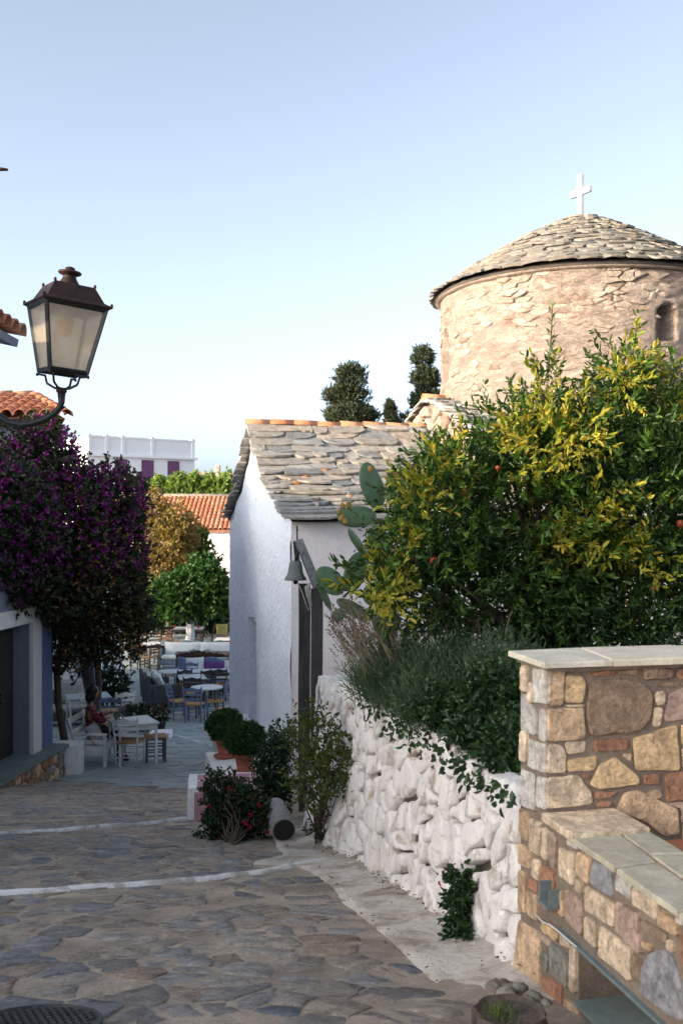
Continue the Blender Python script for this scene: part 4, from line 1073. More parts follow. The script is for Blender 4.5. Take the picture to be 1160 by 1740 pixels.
b = MB(); b.tube([(-4.2, 9.0, EYE + 1.85), (-4.2, 9.0, EYE + 3.3)], .02, 8); b.build('mast', M['iron'], an, True)
b = MB(); b.tube([at(-260, 292, 9.0), at(2, 287.5, 9.0), at(14, 288.5, 9.0)], [.018, .018, .011], 8); b.build('rod', M['rust'], an, True)
# unseen house, placed to cast the shadow over square and church roof
uh = thing('house', 'unseen tall house outside the left edge, placed to shade the square', 'house', (-15.2, 15, 0))
b = MB(); SH_T = EYE + 3.5; obox(b, (0, 0, 0), Vector((1, 0, 0)), Vector((0, 1, 0)), -17, -13.5, 4.6, 27.0, -3.0, SH_T); b.build('wall', M['white'], uh)
b = MB(); b.bbox((-15.25, 15.8, SH_T + .08), (3.8, 22.6, .16), .02); b.build('roof', M['tile'], uh)
lh = thing('house', 'unseen lower house beside the tall one, added to shade the foreground', 'house', (-10.1, 0, 0))  # unseen sun blocker, added to keep the near street and pier shaded
b = MB(); obox(b, (0, 0, 0), Vector((1, 0, 0)), Vector((0, 1, 0)), -11.5, -8.8, -4.2, 4.4, -1.0, EYE + 2.6); b.build('wall', M['white'], lh)
b = MB(); b.bbox((-10.15, .1, EYE + 2.68), (3.0, 8.8, .16), .02); b.build('roof', M['tile'], lh)

# café house with door, blue pilaster and stone plinth
ch = thing('house', 'white and blue house with dark door on a stone plinth under the bougainvillea', 'house', (-4.7, 15.4, -2.4))
FD = Vector((.119, .993, 0)); FN = Vector((.993, -.119, 0)); FO = Vector((-4.72, 15.44, 0))
HB, HT = EYE - 3.61, EYE + .1
b = MB()
obox(b, FO, FN, FD, -4, 0, -3.4, -1.36, -3.3, HT); obox(b, FO, FN, FD, -4, 0, -.16, .56, -3.3, HT); obox(b, FO, FN, FD, -4, 0, -1.359, -.161, HB + 2.0, HT)
obox(b, FO, FN, FD, -4, -.5, -1.358, -.162, -3.3, HB + 1.999); b.build('wall', M['bluewall'], ch)
b = MB()
obox(b, FO, FN, FD, -.02, .045, -.17, .14, HB, HB + 2.02); obox(b, FO, FN, FD, -.02, .045, -1.55, -1.35, HB, HB + 2.02); obox(b, FO, FN, FD, -.02, .047, -1.56, .14, HB + 2.02, HB + 2.26)
b.build('door_surround', M['framewhite'], ch)
b = MB(); obox(b, FO, FN, FD, -.3, .03, .141, .565, HB, HT - .05); b.build('pilaster', M['bluepaint'], ch)
b = MB(); obox(b, FO, FN, FD, -.34, -.28, -1.355, -.165, HB, HB + 1.995); dr = b.build('door', M['doorwood'], ch)
b = MB()
for y0, y1 in ((-1.30, -.80), (-.72, -.24)):
    for z0, z1 in ((.12, .85), (.98, 1.85)): obox(b, FO, FN, FD, -.282, -.262, y0, y1, HB + z0, HB + z1)
b.build('door_panels', M['doorwood'], dr)
b = MB(); b.ell(FO + FN * -.22 + FD * -.70 + Vector((0, 0, HB + 1.0)), (.03, .03, .03)); b.ell(FO + FN * -.22 + FD * -.70 + Vector((0, 0, HB + .88)), (.025, .025, .025)); b.build('door_knob', M['iron'], dr, True)
b = MB(); obox(b, FO, FN, FD, -.4, .30, -5, .60, HB - .05, HB); pl = b.build('plinth_top', M['teal'], ch)
b = MB(); obox(b, FO, FN, FD, -.4, .24, -5, .56, -3.3, HB - .051); pb = b.build('plinth', M['pmortar'], ch)
pts = jgrid((-3.4, 0, .56, .85), .2, .15, .4)
for p, c in zip(pts, voronoi(pts, (-3.4, .0, .55, .9))):
    q = shrink(c, .012) if c else None
    if q and abs(area(q)) > .004:
        vs_, fs_ = stone_vf(chaikin(rough_poly(q, .08, .006)), lambda u, v, w: FO + FN * (.24 + w) + FD * u + Vector((0, 0, HB - .06 - v)), -.03, R.uniform(.01, .025), .01, .004, .05)
        vs_ = vs_[:]; pmesh('stone', vs_, [f[::-1] for f in fs_], M[R.choice(('p_brown', 'p_tan', 'p_green', 'p_red', 'p_grey'))], pb, True)
# taller rear wing with the red hipped roof
rw = thing('house', 'house wing with red tiled hipped roof rising behind the bougainvillea', 'house', (-7, 17, -2.6))
b = MB(); obox(b, (0, 0, 0), Vector((1, 0, 0)), Vector((0, 1, 0)), -9.5, -5.3, 16.3, 18.4, -3.2, EYE + 1.5); b.build('wall', M['bluewall'], rw)
EC = Vector((-4.45, 16.15, EYE + 1.60)); RE = Vector((-5.6, 18.2, EYE + 2.16)); eu = Vector((-1, -.06, 0)).normalized()
b = MB(); lf = EC + eu * 4.6; rl = RE + eu * 3.4
b.add([EC, lf, rl, RE, Vector((-5.8, 20.2, EC.z)), Vector((-9.2, 20.2, EC.z))], [(0, 3, 2, 1), (0, 4, 3), (4, 5, 2, 3)])
lo = [Vector(p) - Vector((0, 0, .09)) for p in (EC, lf, Vector((-9.2, 20.2, EC.z)), Vector((-5.8, 20.2, EC.z)))]; b.add(lo, [(0, 1, 2, 3)])
rwr = b.build('roof', M['tile'], rw)
es = (RE - EC); es = (es - eu * es.dot(eu)).normalized(); run = (RE - EC).dot(es); hipu = (RE - EC).dot(eu)
tiles(rwr, EC + Vector((0, 0, .03)), eu, es, 21, 6, .205, .35, lambda i, j: (i + .5) * .205 > hipu * (j * .35 + .15) / run and j * .35 < run - .1)
hd = (RE - EC).normalized(); rme = barrel(.42, .12, .10)
for k in range(6): place_tile(rme, 'ridge_tile', M['ridge'], rwr, frame(hd, (0, 0, 1), EC + hd * (.40 * k - .05) + Vector((0, 0, .05))))
for k in range(9): place_tile(rme, 'ridge_tile', M['ridge'], rwr, frame(eu, (0, 0, 1), RE + eu * (.38 * k) + Vector((0, 0, .04))))
# white house beyond the square on the left
wh = thing('house', 'plain white house wall behind the seating on the left of the square', 'house', (-8, 26, -3.3))
b = MB(); obox(b, (0, 0, 0), Vector((1, 0, 0)), Vector((0, 1, 0)), -11, -6.55, 25, 30, -3.4, EYE - .6); b.build('wall', M['white'], wh)
b = MB(); obox(b, (0, 0, 0), Vector((1, 0, 0)), Vector((0, 1, 0)), -6.55, -6.15, 24.9, 25.3, -3.4, EYE - .6); b.build('post', M['bluepaint'], wh)
b = MB(); obox(b, (0, 0, 0), Vector((1, 0, 0)), Vector((0, 1, 0)), -11.1, -6.1, 24.85, 30.1, EYE - .599, EYE - .45); b.build('roof', M['framewhite'], wh)
# long house with whitewashed stone wall and tiled roof at the end of the square
th_ = thing('house', 'long whitewashed house with sunlit orange tiled roof at the end of the square', 'house', (-7, 45, -3.3))
def thx(px, Y=44.0): return (px - 580) / F * Y
b = MB(); panel(b, lambda x, z: Vector((x, 44.25, z)), -12, thx(470), -3.4, EYE - .5, 60, 24, .05, Vector((0, -1, 0)), 1.5)
tw = b.build('wall', M['white'], th_, True)
b = MB(); obox(b, (0, 0, 0), Vector((1, 0, 0)), Vector((0, 1, 0)), -12, thx(470), 44.5, 49, -3.4, EYE - .55); b.build('rear_wall', M['white'], th_)
es2 = Vector((0, 3.1, 1.5)); o2 = Vector((thx(236), 44.0, EYE - .52))
b = MB(); deck(b, o2 - Vector((3, 0, .03)), (1, 0, 0), es2, 3 + 31 * .2, es2.length, .08); deck(b, o2 + es2 - Vector((3, 0, .03)), (1, 0, 0), Vector((0, 3.1, -1.5)), 3 + 31 * .2, es2.length, .08)
tr_ = b.build('roof', M['tile'], th_)
tiles(tr_, o2, (1, 0, 0), es2, 27, 10, .205, .345)
b = MB(); b.tube([o2 + es2 + Vector((-3, 0, .03)), o2 + es2 + Vector((6.2, 0, .03))], .13, 8); b.build('ridge_mortar', M['farrubble'], tr_, True)
# far white town house with parapet and purple shutters
fh = thing('house', 'far white flat-roofed town house with parapet posts and purple shutters', 'house', at(240, 1000, 70))
A = at(149, 739, 68); Bp = at(331, 752, 73); top = A.z; fx = Vector((Bp.x - A.x, Bp.y - A.y, 0)); FL = fx.length; fx.normalize(); fy = Vector((-fx.y, fx.x, 0)); A0 = Vector((A.x, A.y, 0))
CZ = EYE + (880 - 776) / F * 69
b = MB(); obox(b, A0, fx, fy, 0, FL, .02, 8, -4, CZ); hw = b.build('wall', M['farwhite'], fh)
b = MB(); obox(b, A0, fx, fy, -.12, FL + .15, -.2, 8.1, CZ + .001, CZ + .16); b.build('cornice', M['farwhite'], fh)
b = MB(); obox(b, A0, fx, fy, 0, FL, 0, .3, CZ + .161, top - .12); obox(b, A0, fx, fy, 0, .3, .301, 8, CZ + .161, top - .12); obox(b, A0, fx, fy, FL - .3, FL, .301, 8, CZ + .161, top - .12)
obox(b, A0, fx, fy, -.05, FL + .05, -.05, .34, top - .119, top); b.build('parapet', M['farwhite'], fh)
for k in range(5):
    b = MB(); x = .15 + (FL - .3) * k / 4 if k < 4 else FL - .12
    x = (.16, 2.6, 4.85, FL - .15, FL - .15)[k] if k < 4 else 1.4
    obox(b, A0, fx, fy, x - .11, x + .11, -.06, .36, CZ + .162, top + .10); b.build('parapet_post', M['farwhite'], fh)
zw1 = EYE + (880 - 781) / F * 70; zw0 = EYE + (880 - 846) / F * 70
for px in (203, 248, 293):
    x = FL * (px - 149) / 182
    b = MB(); obox(b, A0, fx, fy, x - .46, x + .46, -.02, .06, zw0, zw1); w_ = b.build('window', M['dark'], fh)
    for sg in (-1, 1):
        b = MB(); obox(b, A0, fx, fy, x + (sg - 1) * .21 + .01, x + (sg + 1) * .21 - .01, -.06, -.025, zw0 + .03, zw1 - .03); b.build('shutter', M['purple'], w_)
b = MB(); x = FL * (222 - 149) / 182; zb = EYE + (880 - 834) / F * 70
obox(b, A0, fx, fy, x - 1.1, x + .9, -.8, -.021, zb - .12, zb); bal = b.build('balcony', M['farwhite'], fh)
b = MB()
for i in range(15): q = A0 + fx * (x - 1.05 + i * .135) + fy * -.77; b.tube([(q.x, q.y, zb), (q.x, q.y, zb + .75)], .018, 5)
q0, q1 = A0 + fx * (x - 1.1) + fy * -.77, A0 + fx * (x + .9) + fy * -.77; b.tube([(q0.x, q0.y, zb + .78), (q1.x, q1.y, zb + .78)], .03, 6); b.build('railing', M['cwhite'], bal, True)
# ruined wall far behind
ru = thing('ruin', 'low far rubble wall with dark opening right of the white town house', 'ruin', at(370, 900, 62))
b = MB(); p0, p1 = at(318, 803, 62), at(430, 798, 62)
panel(b, lambda x, z: Vector((x, 62, z + .08 * noise.noise(Vector((x, 0, 0))))), p0.x, p1.x, -3.6, p0.z, 30, 20, .08, Vector((0, -1, 0)), 1.5)
obox(b, (0, 0, 0), Vector((1, 0, 0)), Vector((0, 1, 0)), p0.x + .1, p1.x, 62.2, 64, -3.6, p0.z - .1); b.build('wall', M['farrubble'], ru)
b = MB(); c = at(384, 812, 61.95); b.box(c, (.35, .1, .5)); b.build('opening', M['dark'], ru)
b = MB(); c = at(370, 797, 62.2); b.bbox(c, (.3, .3, .5), .03); b.build('chimney', M['farrubble'], ru)
# cube planter beside the bench
b = MB(); p = gp(111, 1318); blockm(b, p + Vector((0, .2, .23)), (.41, .40, .50), .012, rotz(.05))
tag(b.build('masonry_block', M['white'], None, True), 'small whitewashed masonry cube beside the white bench', 'block')

# ------------------------------------------------------------------ lantern on wall bracket
LY = 6.5; lo_ = at(105, 662, LY)
lan = thing('street_lantern', 'old iron four-sided street lantern with milky panes on a curved wall bracket', 'street lamp', lo_)
LM = Matrix.Translation(lo_) @ Matrix.Diagonal((.91, .91, 1, 1)) @ Matrix.Rotation(math.radians(4.5), 4, 'Y') @ Matrix.Rotation(math.radians(33), 4, 'Z')
def lbuild(b, name, mat, parent=None, smooth=False):
    b.v = [tuple(LM @ Vector(v)) for v in b.v]; return b.build(name, mat, parent or lan, smooth)
zb_, zt_ = .115, .53; hb, ht = .132, .212
def sq(h, z): return [Vector((-h, -h, z)), Vector((h, -h, z)), Vector((h, h, z)), Vector((-h, h, z))]
bo, to_ = sq(hb, zb_), sq(ht, zt_)
b = MB()
for i in range(4):
    j = (i + 1) % 4; d = (to_[i] - bo[i]).normalized()
    ax = Vector((bo[i].x, bo[i].y, 0)).normalized(); ay = Vector((-ax.y, ax.x, 0))
    b.tube([bo[i] - d * .01, to_[i] + d * .01], .0165, 4)
    b.tube([bo[i], bo[j]], .016, 4); b.tube([to_[i], to_[j]], .02, 4)
frm = lbuild(b, 'frame', M['iron'])
for i in range(4):
    j = (i + 1) % 4; b = MB(); n_ = (bo[j] - bo[i]).cross(to_[i] - bo[i]).normalized() * .002
    ins = lambda p: Vector((p.x * .985, p.y * .985, p.z))
    b.add([ins(bo[i]) - n_, ins(bo[j]) - n_, ins(to_[j]) - n_, ins(to_[i]) - n_, ins(bo[i]) + n_, ins(bo[j]) + n_, ins(to_[j]) + n_, ins(to_[i]) + n_], [(0, 3, 2, 1), (4, 5, 6, 7), (0, 1, 5, 4), (1, 2, 6, 5), (2, 3, 7, 6), (3, 0, 4, 7)])
    lbuild(b, 'pane', M['pane'], frm)
b = MB(); rings = [sq(.220, zt_ - .005), sq(.248, zt_ + .010), sq(.246, zt_ + .018), sq(.20, zt_ + .04), sq(.145, zt_ + .135), sq(.137, zt_ + .140), sq(.06, zt_ + .150)]
for r in rings: b.v += [tuple(p) for p in r]
for k in range(len(rings) - 1):
    for i in range(4): j = (i + 1) % 4; b.f.append((k * 4 + i, k * 4 + j, k * 4 + 4 + j, k * 4 + 4 + i))
b.f.append((24, 25, 26, 27)); b.f.append((3, 2, 1, 0)); rf = lbuild(b, 'roof', M['rust'])
for h, z in ((.240, zt_ + .026), (.142, zt_ + .145)):
    for p in sq(h, z): b = MB(); b.ell(p, (.011, .011, .014), 8, 6); b.tube([p - Vector((0, 0, .02)), p], .006, 6); lbuild(b, 'finial', M['rust'], rf, True)
b = MB(); b.lathe([(.085, .142), (.072, .16), (.052, .19), (.045, .205), (.05, .212), (.078, .222), (.084, .230), (.078, .238), (.04, .244), (.034, .248), (.034, .262), (.02, .268)], 20, (0, 0, zt_)); lbuild(b, 'chimney_cap', M['rust'], rf, True)
for p in bo:
    b = MB(); q = p.normalized() if False else Vector((p.x, p.y, 0)).normalized()
    b.tube([p + Vector((0, 0, -.005)), p * .98 + Vector((0, 0, -.022)), Vector((p.x * .72, p.y * .72, zb_ - .03)), Vector((p.x * .66, p.y * .66, zb_ - .065)), Vector((p.x * .62, p.y * .62, .035)), Vector((p.x * .3, p.y * .3, .008)), Vector((0, 0, .004))], .0085, 8)
    b.ell(p + Vector((q.x * .012, q.y * .012, -.026)), (.010, .010, .012), 8, 6); lbuild(b, 'cradle_arm', M['iron'], None, True)
b = MB(); b.lathe([(.02, .5), (.02, .53), (.028, .54), (.028, .56)], 12); lbuild(b, 'lamp_holder', M['iron'])
b = MB(); b.lathe([(.018, .50), (.045, .47), (.05, .42), (.045, .36), (.015, .345)], 14); lbuild(b, 'bulb', M['bulb'], None, True)
b = MB(); b.lathe([(.022, -.03), (.04, -.012), (.036, .0), (.024, .008), (.012, .014)], 14); lbuild(b, 'socket', M['rust'], None, True)
path = [at(x, y, LY) for x, y in ((105, 666), (105, 684), (101, 694), (92, 703), (78, 712), (58, 719), (36, 722), (14, 717), (-6, 705), (-40, 684), (-95, 662), (-170, 652), (-292, 650))]
b = MB(); b.tube(path, [.028, .021, .021, .022, .023, .024, .025, .025, .026, .026, .027, .028, .03], 12)
b.add([at(101, 690, LY - .01), at(113, 690, LY), at(107, 696, LY), at(97, 700, LY - .01), at(101, 690, LY + .015), at(97, 700, LY + .015)], [(0, 3, 2, 1), (4, 1, 2, 5), (0, 1, 4), (3, 5, 2)])
b.build('bracket', M['iron'], lan, True)
b = MB(); b.bbox(path[-1], (.03, .16, .42), .008); b.build('wall_plate', M['iron'], lan)

# ------------------------------------------------------------------ bell on timber frame
BY = 10.8
bf = thing('bell_gallows', 'weathered timber bell frame of two posts and a slanting beam beside the church corner', 'bell frame', at(520, 1290, BY))
def beam(b, p0, p1, w, d, side=Vector((1, 0, 0))):
    p0, p1 = Vector(p0), Vector(p1); z = (p1 - p0).normalized(); y = z.cross(side).normalized(); x = y.cross(z).normalized()
    ps = []
    for p in (p0, p1):
        for a, c in ((-1, -1), (1, -1), (1, 1), (-1, 1)): ps.append(p + x * a * w / 2 + y * c * d / 2)
    b.add(ps, [(0, 3, 2, 1), (4, 5, 6, 7), (0, 1, 5, 4), (1, 2, 6, 5), (2, 3, 7, 6), (3, 0, 4, 7)])
for px, y0, Yp, w in ((517, 992, BY + .12, .125), (538, 1000, BY - .1, .125)):
    t_ = at(px, y0, Yp); b = MB(); gzb = gz(t_.x, Yp) - .2
    n = 8
    for k in range(n):
        z0, z1 = gzb + (t_.z - gzb) * k / n, gzb + (t_.z - gzb) * (k + 1) / n
        beam(b, (t_.x + .008 * noise.noise(Vector((z0, px, 0))), Yp, z0), (t_.x + .008 * noise.noise(Vector((z1, px, 0))), Yp, z1), w, .11)
    b.build('post', M['darkwood'], bf)
b = MB(); beam(b, at(541, 1001, BY - .13), at(508, 921, BY + .1), .085, .13); b.build('slanting_beam', M['greywood'], bf)
b = MB(); beam(b, at(508, 985, BY + .3), at(502, 920, BY + .2), .05, .06); b.build('rear_brace', M['darkwood'], bf)
b = MB(); b.tube([at(505, 924, BY + .12), at(504.5, 893, BY + .12)], .008, 8); b.ell(at(505, 901, BY + .12), (.013, .013, .013), 8, 6); b.build('iron_rod', M['iron'], bf, True)
b = MB(); b.tube([at(528, 990, BY - .25), at(521, 998, BY - .27), at(524, 1010, BY - .27), at(528, 1030, BY - .22), at(524, 1038, BY - .2)], [.01, .028, .03, .012, .006], 8)
b.tube([at(506, 990, BY - .05), at(512, 1004, BY - .1), at(519, 1024, BY - .2), at(524, 1038, BY - .2)], .006, 6); b.build('rope', M['rope'], bf, True)
bt = at(502, 953, BY)
bell = thing('bell', 'small grey-green bronze bell hanging from the slanting beam', 'bell', bt)
b = MB(); b.lathe([(.01, .002), (.05, 0), (.066, -.02), (.072, -.06), (.078, -.11), (.09, -.15), (.112, -.18), (.122, -.2), (.122, -.208), (.1, -.2), (.06, -.1), (.01, -.03)], 28, bt); b.build('body', M['bronze'], bell, True)
b = MB(); b.tube([bt + Vector((0, 0, -.03)), bt + Vector((0, 0, -.2))], .008, 6); b.ell(bt + Vector((.0, 0, -.225)), (.026, .026, .03), 10, 8); b.build('clapper', M['iron'], bell, True)
b = MB(); b.tube([bt + Vector((0, 0, -.005)), bt + Vector((.01, 0, .05)), at(508, 935, BY + .08)], .014, 8); b.build('hanger', M['iron'], bell, True)
# ------------------------------------------------------------------ café furniture
def chair_proto(mat, top='curl'):
    """ladder-back taverna chair, sitter faces +Y, origin on the floor"""
    t = thing('chair', 'chair', 'chair'); w, d, h = .20, .19, .45
    for sx in (-1, 1):
        b = MB(); b.tube([(sx * w, d, 0), (sx * w, d, h + .01)], .018, 6); b.build('leg', mat, t, True, False)
        b = MB(); b.tube([(sx * w * .92, -d - .01, 0), (sx * w * .95, -d, h), (sx * w * 1.05, -d - .05, .70), (sx * w * 1.12, -d - .10, .90)], [.018, .018, .017, .015], 6); b.build('rear_leg', mat, t, True, False)
    b = MB(); b.bbox((0, 0, h), (.42, .40, .035), .012); b.build('seat', M['rush'], t, False, False)
    for z, hh in ((.60, .045), (.71, .045), (.83, .085)):
        b = MB(); n = 8; f = (z - .45) / .45
        for i in range(n + 1):
            x = -1 + 2 * i / n; yy = -d - .02 - .09 * f - .025 * (1 - x * x); tp = (hh / 2 + (.018 * math.cos(x * math.pi * 1.5) if hh > .06 else 0))
            for y2, z2 in ((-.008, -hh / 2), (.008, -hh / 2), (.008, tp), (-.008, tp)): b.v.append((x * w * (1 + .1 * f), yy + y2, z + z2))
        for i in range(n):
            for k in range(4): a = i * 4; b.f.append((a + k, a + (k + 1) % 4, a + 4 + (k + 1) % 4, a + 4 + k))
        b.build('back_slat', mat, t, False, False)
    for z in (.16, .27):
        for sx in (-1, 1): b = MB(); b.tube([(sx * w * .94, -d, z), (sx * w, d, z)], .010, 5); b.build('stretcher', mat, t, True, False)
    for yy, z in ((d, .2), (d, .31), (-d, .2)): b = MB(); b.tube([(-w, yy, z), (w, yy, z)], .010, 5); b.build('stretcher', mat, t, True, False)
    return t
PROTO = {k: chair_proto(M[k]) for k in ('cwhite', 'cblue', 'clblue', 'cblack', 'cbrown')}
used_p = set()
def setdown(proto, key, p, rz, label, group):
    o = proto if key not in used_p else copy_tree(proto); used_p.add(key)
    o.location = p; o.rotation_euler = (0, 0, math.radians(rz)); o['label'] = label; o['group'] = group; return o
CH = [('cwhite', gp(221, 1303), -6, 'white ladder-back chair with its back to us at the near white table'),
 ('cwhite', gp(205, 1240), 35, 'white ladder-back chair standing just behind the near white table'),
 ('cwhite', gp(163, 1242), -20, 'white chair half hidden behind the seated woman, at the grey table'),
 ('cblue', gp(181, 1266), 175, 'dark blue chair behind the woman’s hands at the near table'),
 ('cblue', FO + FN * .05 + FD * -1.85 + Vector((0, 0, HB)), -70, 'dark blue chair with rush seat on the plinth beside the dark door'),
 ('cblue', gp(304, 1222), -62, 'blue chair left of the round table, turned sideways in the square'),
 ('cblue', gp(331, 1228), -4, 'blue chair with orange rush seat, nearest in the square, back towards us'),
 ('cblue', gp(381, 1240), 75, 'dark chair half cut off by the church facade, nearest the basil pots'),
 ('clblue', gp(298, 1174), -35, 'pale blue chair at the small round white table left in the square'),
 ('cblack', gp(330, 1207), -3, 'black chair between the two blue chairs and the rectangular white table'),
 ('cblack', gp(371, 1190), 10, 'black chair near the facade, right of the rectangular white table'),
 ('cblack', gp(305, 1192), 40, 'black chair in front of the small round white table'),
 ('cbrown', gp(357, 1156), 4, 'brown chair in front of the right pale sofa'),
 ('cbrown', gp(322, 1156), -4, 'brown chair in front of the left pale sofa'),
 ('cbrown', gp(254, 1140), 60, 'dark brown chair under the bougainvillea, near the dark sofa'),
 ('cbrown', gp(236, 1136), -40, 'leftmost dark brown chair under the bougainvillea'),
 ('cbrown', gp(276, 1128), 160, 'dark brown chair left of the pale sofas, behind the others'),
 ('cbrown', gp(352, 1100), 90, 'brown chair behind the pale sofas, right of the limewashed trunk'),
 ('cbrown', gp(378, 1102), 180, 'brown chair at the far right holding the yellow cushion'),
 ('cbrown', gp(282, 1104), 20, 'brown chair far back, left of the limewashed trunk'),
 ('cblack', gp(348, 1200), 165, 'black chair facing us across the round pale table nearest the facade'),
 ('cblue', gp(366, 1222), 100, 'blue chair at the right side of the round pale table nearest the facade'),
 ('cbrown', gp(388, 1190), 85, 'brown chair almost hidden behind the edge of the church facade'),
 ('cblue', gp(318, 1183), 170, 'blue chair behind the rectangular pale table, before the blue sofa'),
 ('cbrown', gp(338, 1152), 0, 'middle brown chair in front of the pale sofas'),
 ('cbrown', gp(265, 1118), 200, 'dark brown chair deepest in the shade under the bougainvillea'),
 ('cbrown', gp(300, 1112), -60, 'brown chair just left of the small table at the limewashed trunk'),
 ('cbrown', gp(335, 1108), 100, 'brown chair just right of the small table at the limewashed trunk'),
 ('cbrown', gp(240, 1118), 10, 'dark brown chair at the far left edge of the square')]
cho = [setdown(PROTO[k], k, p, rz, l, 'ladder-back chairs of the café') for k, p, rz, l in CH]
def table(p, rz, label, mat_top, mat_leg, size=(.72, .72), rnd=False, h=.75):
    t = thing('table', label, 'table', p, math.radians(rz), 'café tables'); b = MB()
    if rnd: b.lathe([(size[0] * .48, h - .03), (size[0] * .5, h - .024), (size[0] * .5, h - .005), (size[0] * .495, h)], 32)
    else: b.bbox((0, 0, h - .015), (size[0], size[1], .03), .006)
    b.build('table_top', mat_top, t, False, False)
    sx, sy = (size[0] * .5 - .05, size[1] * .5 - .05) if not rnd else (size[0] * .3, size[0] * .3)
    for a in (-1, 1):
        for c in (-1, 1): b = MB(); b.bbox((a * sx, c * sy, (h - .03) / 2), (.042, .042, h - .031), .004); b.build('leg', mat_leg, t, False, False)
    if not rnd:
        b = MB()
        for a in (-1, 1): b.box((a * sx, 0, h - .075), (.02, sy * 2 - .044, .085)); b.box((0, a * sy, h - .075), (sx * 2 - .044, .02, .085))
        b.build('apron', mat_leg, t, False, False)
    return t
tp1 = at(226, 1224, 17.55); tp1.z = gz0(17.55) + .008
table(tp1, 28, 'white square table in front of the seated woman', M['tabletop'], M['cwhite'], (.74, .74))
p = gp(150, 1238); table(p, 22, 'grey-topped table behind the seated woman, near the white house wall', M['greytop'], M['cwhite'], (.95, .75))
p = gp(292, 1187); table(p, 0, 'small round pale table left in the square beside the dark sofa', M['tabletop'], M['cgrey'], (.7, .7), True)
p = gp(326, 1198); table(p, 15, 'rectangular pale table in the middle of the square', M['tabletop'], M['cgrey'], (.7, .8))
p = gp(352, 1219); table(p, 0, 'round pale table nearest the church facade, behind the blue chair', M['tabletop'], M['cgrey'], (.78, .78), True)
p = gp(356, 1186); table(p, 5, 'long pale table before the purple cushion', M['tabletop'], M['cgrey'], (1.3, .6))
p = gp(346, 1150); table(p, 3, 'long dark table in front of the pale sofas', M['cgrey'], M['cbrown'], (1.7, .6))
p = gp(318, 1101); table(p, 0, 'small white table round the limewashed tree trunk', M['framewhite'], M['cgrey'], (1.2, .8))
p = gp(262, 1132); table(p, 10, 'pale square table under the bougainvillea', M['framewhite'], M['cbrown'], (.7, .7))
p = gp(386, 1122); table(p, 0, 'pale table behind the pale sofas cut off by the church', M['framewhite'], M['cbrown'], (.8, .7))
# stool
st_ = thing('stool', 'grey-brown wooden stool with rush seat at the right of the near table', 'stool', gp(263, 1296) + Vector((0, .05, 0)), .25)
for a in (-1, 1):
    for c in (-1, 1): b = MB(); b.bbox((a * .16, c * .15, .225), (.045, .045, .45), .005); b.build('leg', M['cgrey'], st_, False, False)
b = MB(); b.bbox((0, 0, .46), (.38, .36, .03), .01); b.build('seat', M['rush'], st_, False, False)
for z in (.14, .25, .36):
    for a in (-1, 1):
        b = MB(); b.box((a * .16, 0, z), (.018, .255, .02)); b.build('stretcher', M['cgrey'], st_, False, False)
        b = MB(); b.box((0, a * .15, z), (.275, .018, .02)); b.build('stretcher', M['cgrey'], st_, False, False)
# white wooden bench with arm rests; sitter faces +X
bp = gp(158, 1304); bp.y += .62; bp.x = (158 - 580) / F * (bp.y - .6); bp.z = gz0(bp.y) + .01
bench = thing('bench', 'white wooden slatted bench with arm rests on which the woman sits', 'bench', bp, math.radians(-4))
for sy in (-.62, .62):
    b = MB(); b.bbox((.26, sy, .30), (.05, .05, .60), .006); b.build('leg', M['cwhite'], bench, False, False)
    b = MB(); b.tube([(-.26, sy, 0), (-.26, sy, .45), (-.33, sy, .70), (-.40, sy, .88)], .026, 6); b.build('leg', M['cwhite'], bench, True, False)
    b = MB(); b.bbox((.0, sy, .61), (.60, .06, .035), .01); b.build('arm_rest', M['cwhite'], bench, False, False)
    b = MB(); b.box((0, sy, .33), (.47, .025, .16)); b.box((0, sy, .48), (.47, .025, .06)); b.build('end_panel', M['cwhite'], bench, False, False)
for k in range(4):
    b = MB(); b.bbox((-.20 + k * .135, 0, .42), (.12, 1.19, .025), .005); b.build('seat_slat', M['cwhite'], bench, False, False)
for k in range(2):
    b = MB(); b.bbox((-.305 - k * .07, 0, .62 + k * .20), (.025, 1.2, .10), .005, Matrix.Rotation(-.3, 3, 'Y')); b.build('back_slat', M['cwhite'], bench, False, False)
b = MB(); b.bbox((.26, 0, .36), (.025, 1.19, .09), .004); b.build('front_rail', M['cwhite'], bench, False, False)
# sofas: sitter faces +Y
def sofa(p, rz, label, mat, cush, w=1.5):
    t = thing('sofa', label, 'sofa', p, math.radians(rz), 'café sofas')
    b = MB(); b.bbox((0, 0, .24), (w, .72, .16), .02); b.build('base', mat, t, False, False)
    b = MB(); b.bbox((0, .03, .40), (w - .2, .64, .14), .04); b.build('seat_cushion', cush, t, True, False)
    b = MB(); n = 14                                  # arched back
    for i in range(n + 1):
        x = -1 + 2 * i / n; tz_ = .82 + .06 * math.cos(x * math.pi * 2)
        for yy, z in ((-.40, .16), (-.31, .16), (-.36, tz_), (-.45, tz_)): b.v.append((x * w / 2, yy, z))
    for i in range(n):
        for k in range(4): a = i * 4; b.f.append((a + k, a + (k + 1) % 4, a + 4 + (k + 1) % 4, a + 4 + k))
    b.f += [(0, 1, 2, 3), (n * 4 + 3, n * 4 + 2, n * 4 + 1, n * 4)]; b.build('backrest', mat, t, False, False)
    for a in (-1, 1): b = MB(); b.bbox((a * (w / 2 - .04), .02, .46), (.09, .66, .34), .02); b.build('arm', mat, t, False, False)
    for a in (-1, 1):
        for c in (-.33, .32): b = MB(); b.bbox((a * (w / 2 - .06), c, .08), (.06, .06, .16), .005); b.build('leg', M['cgrey'], t, False, False)
    return t
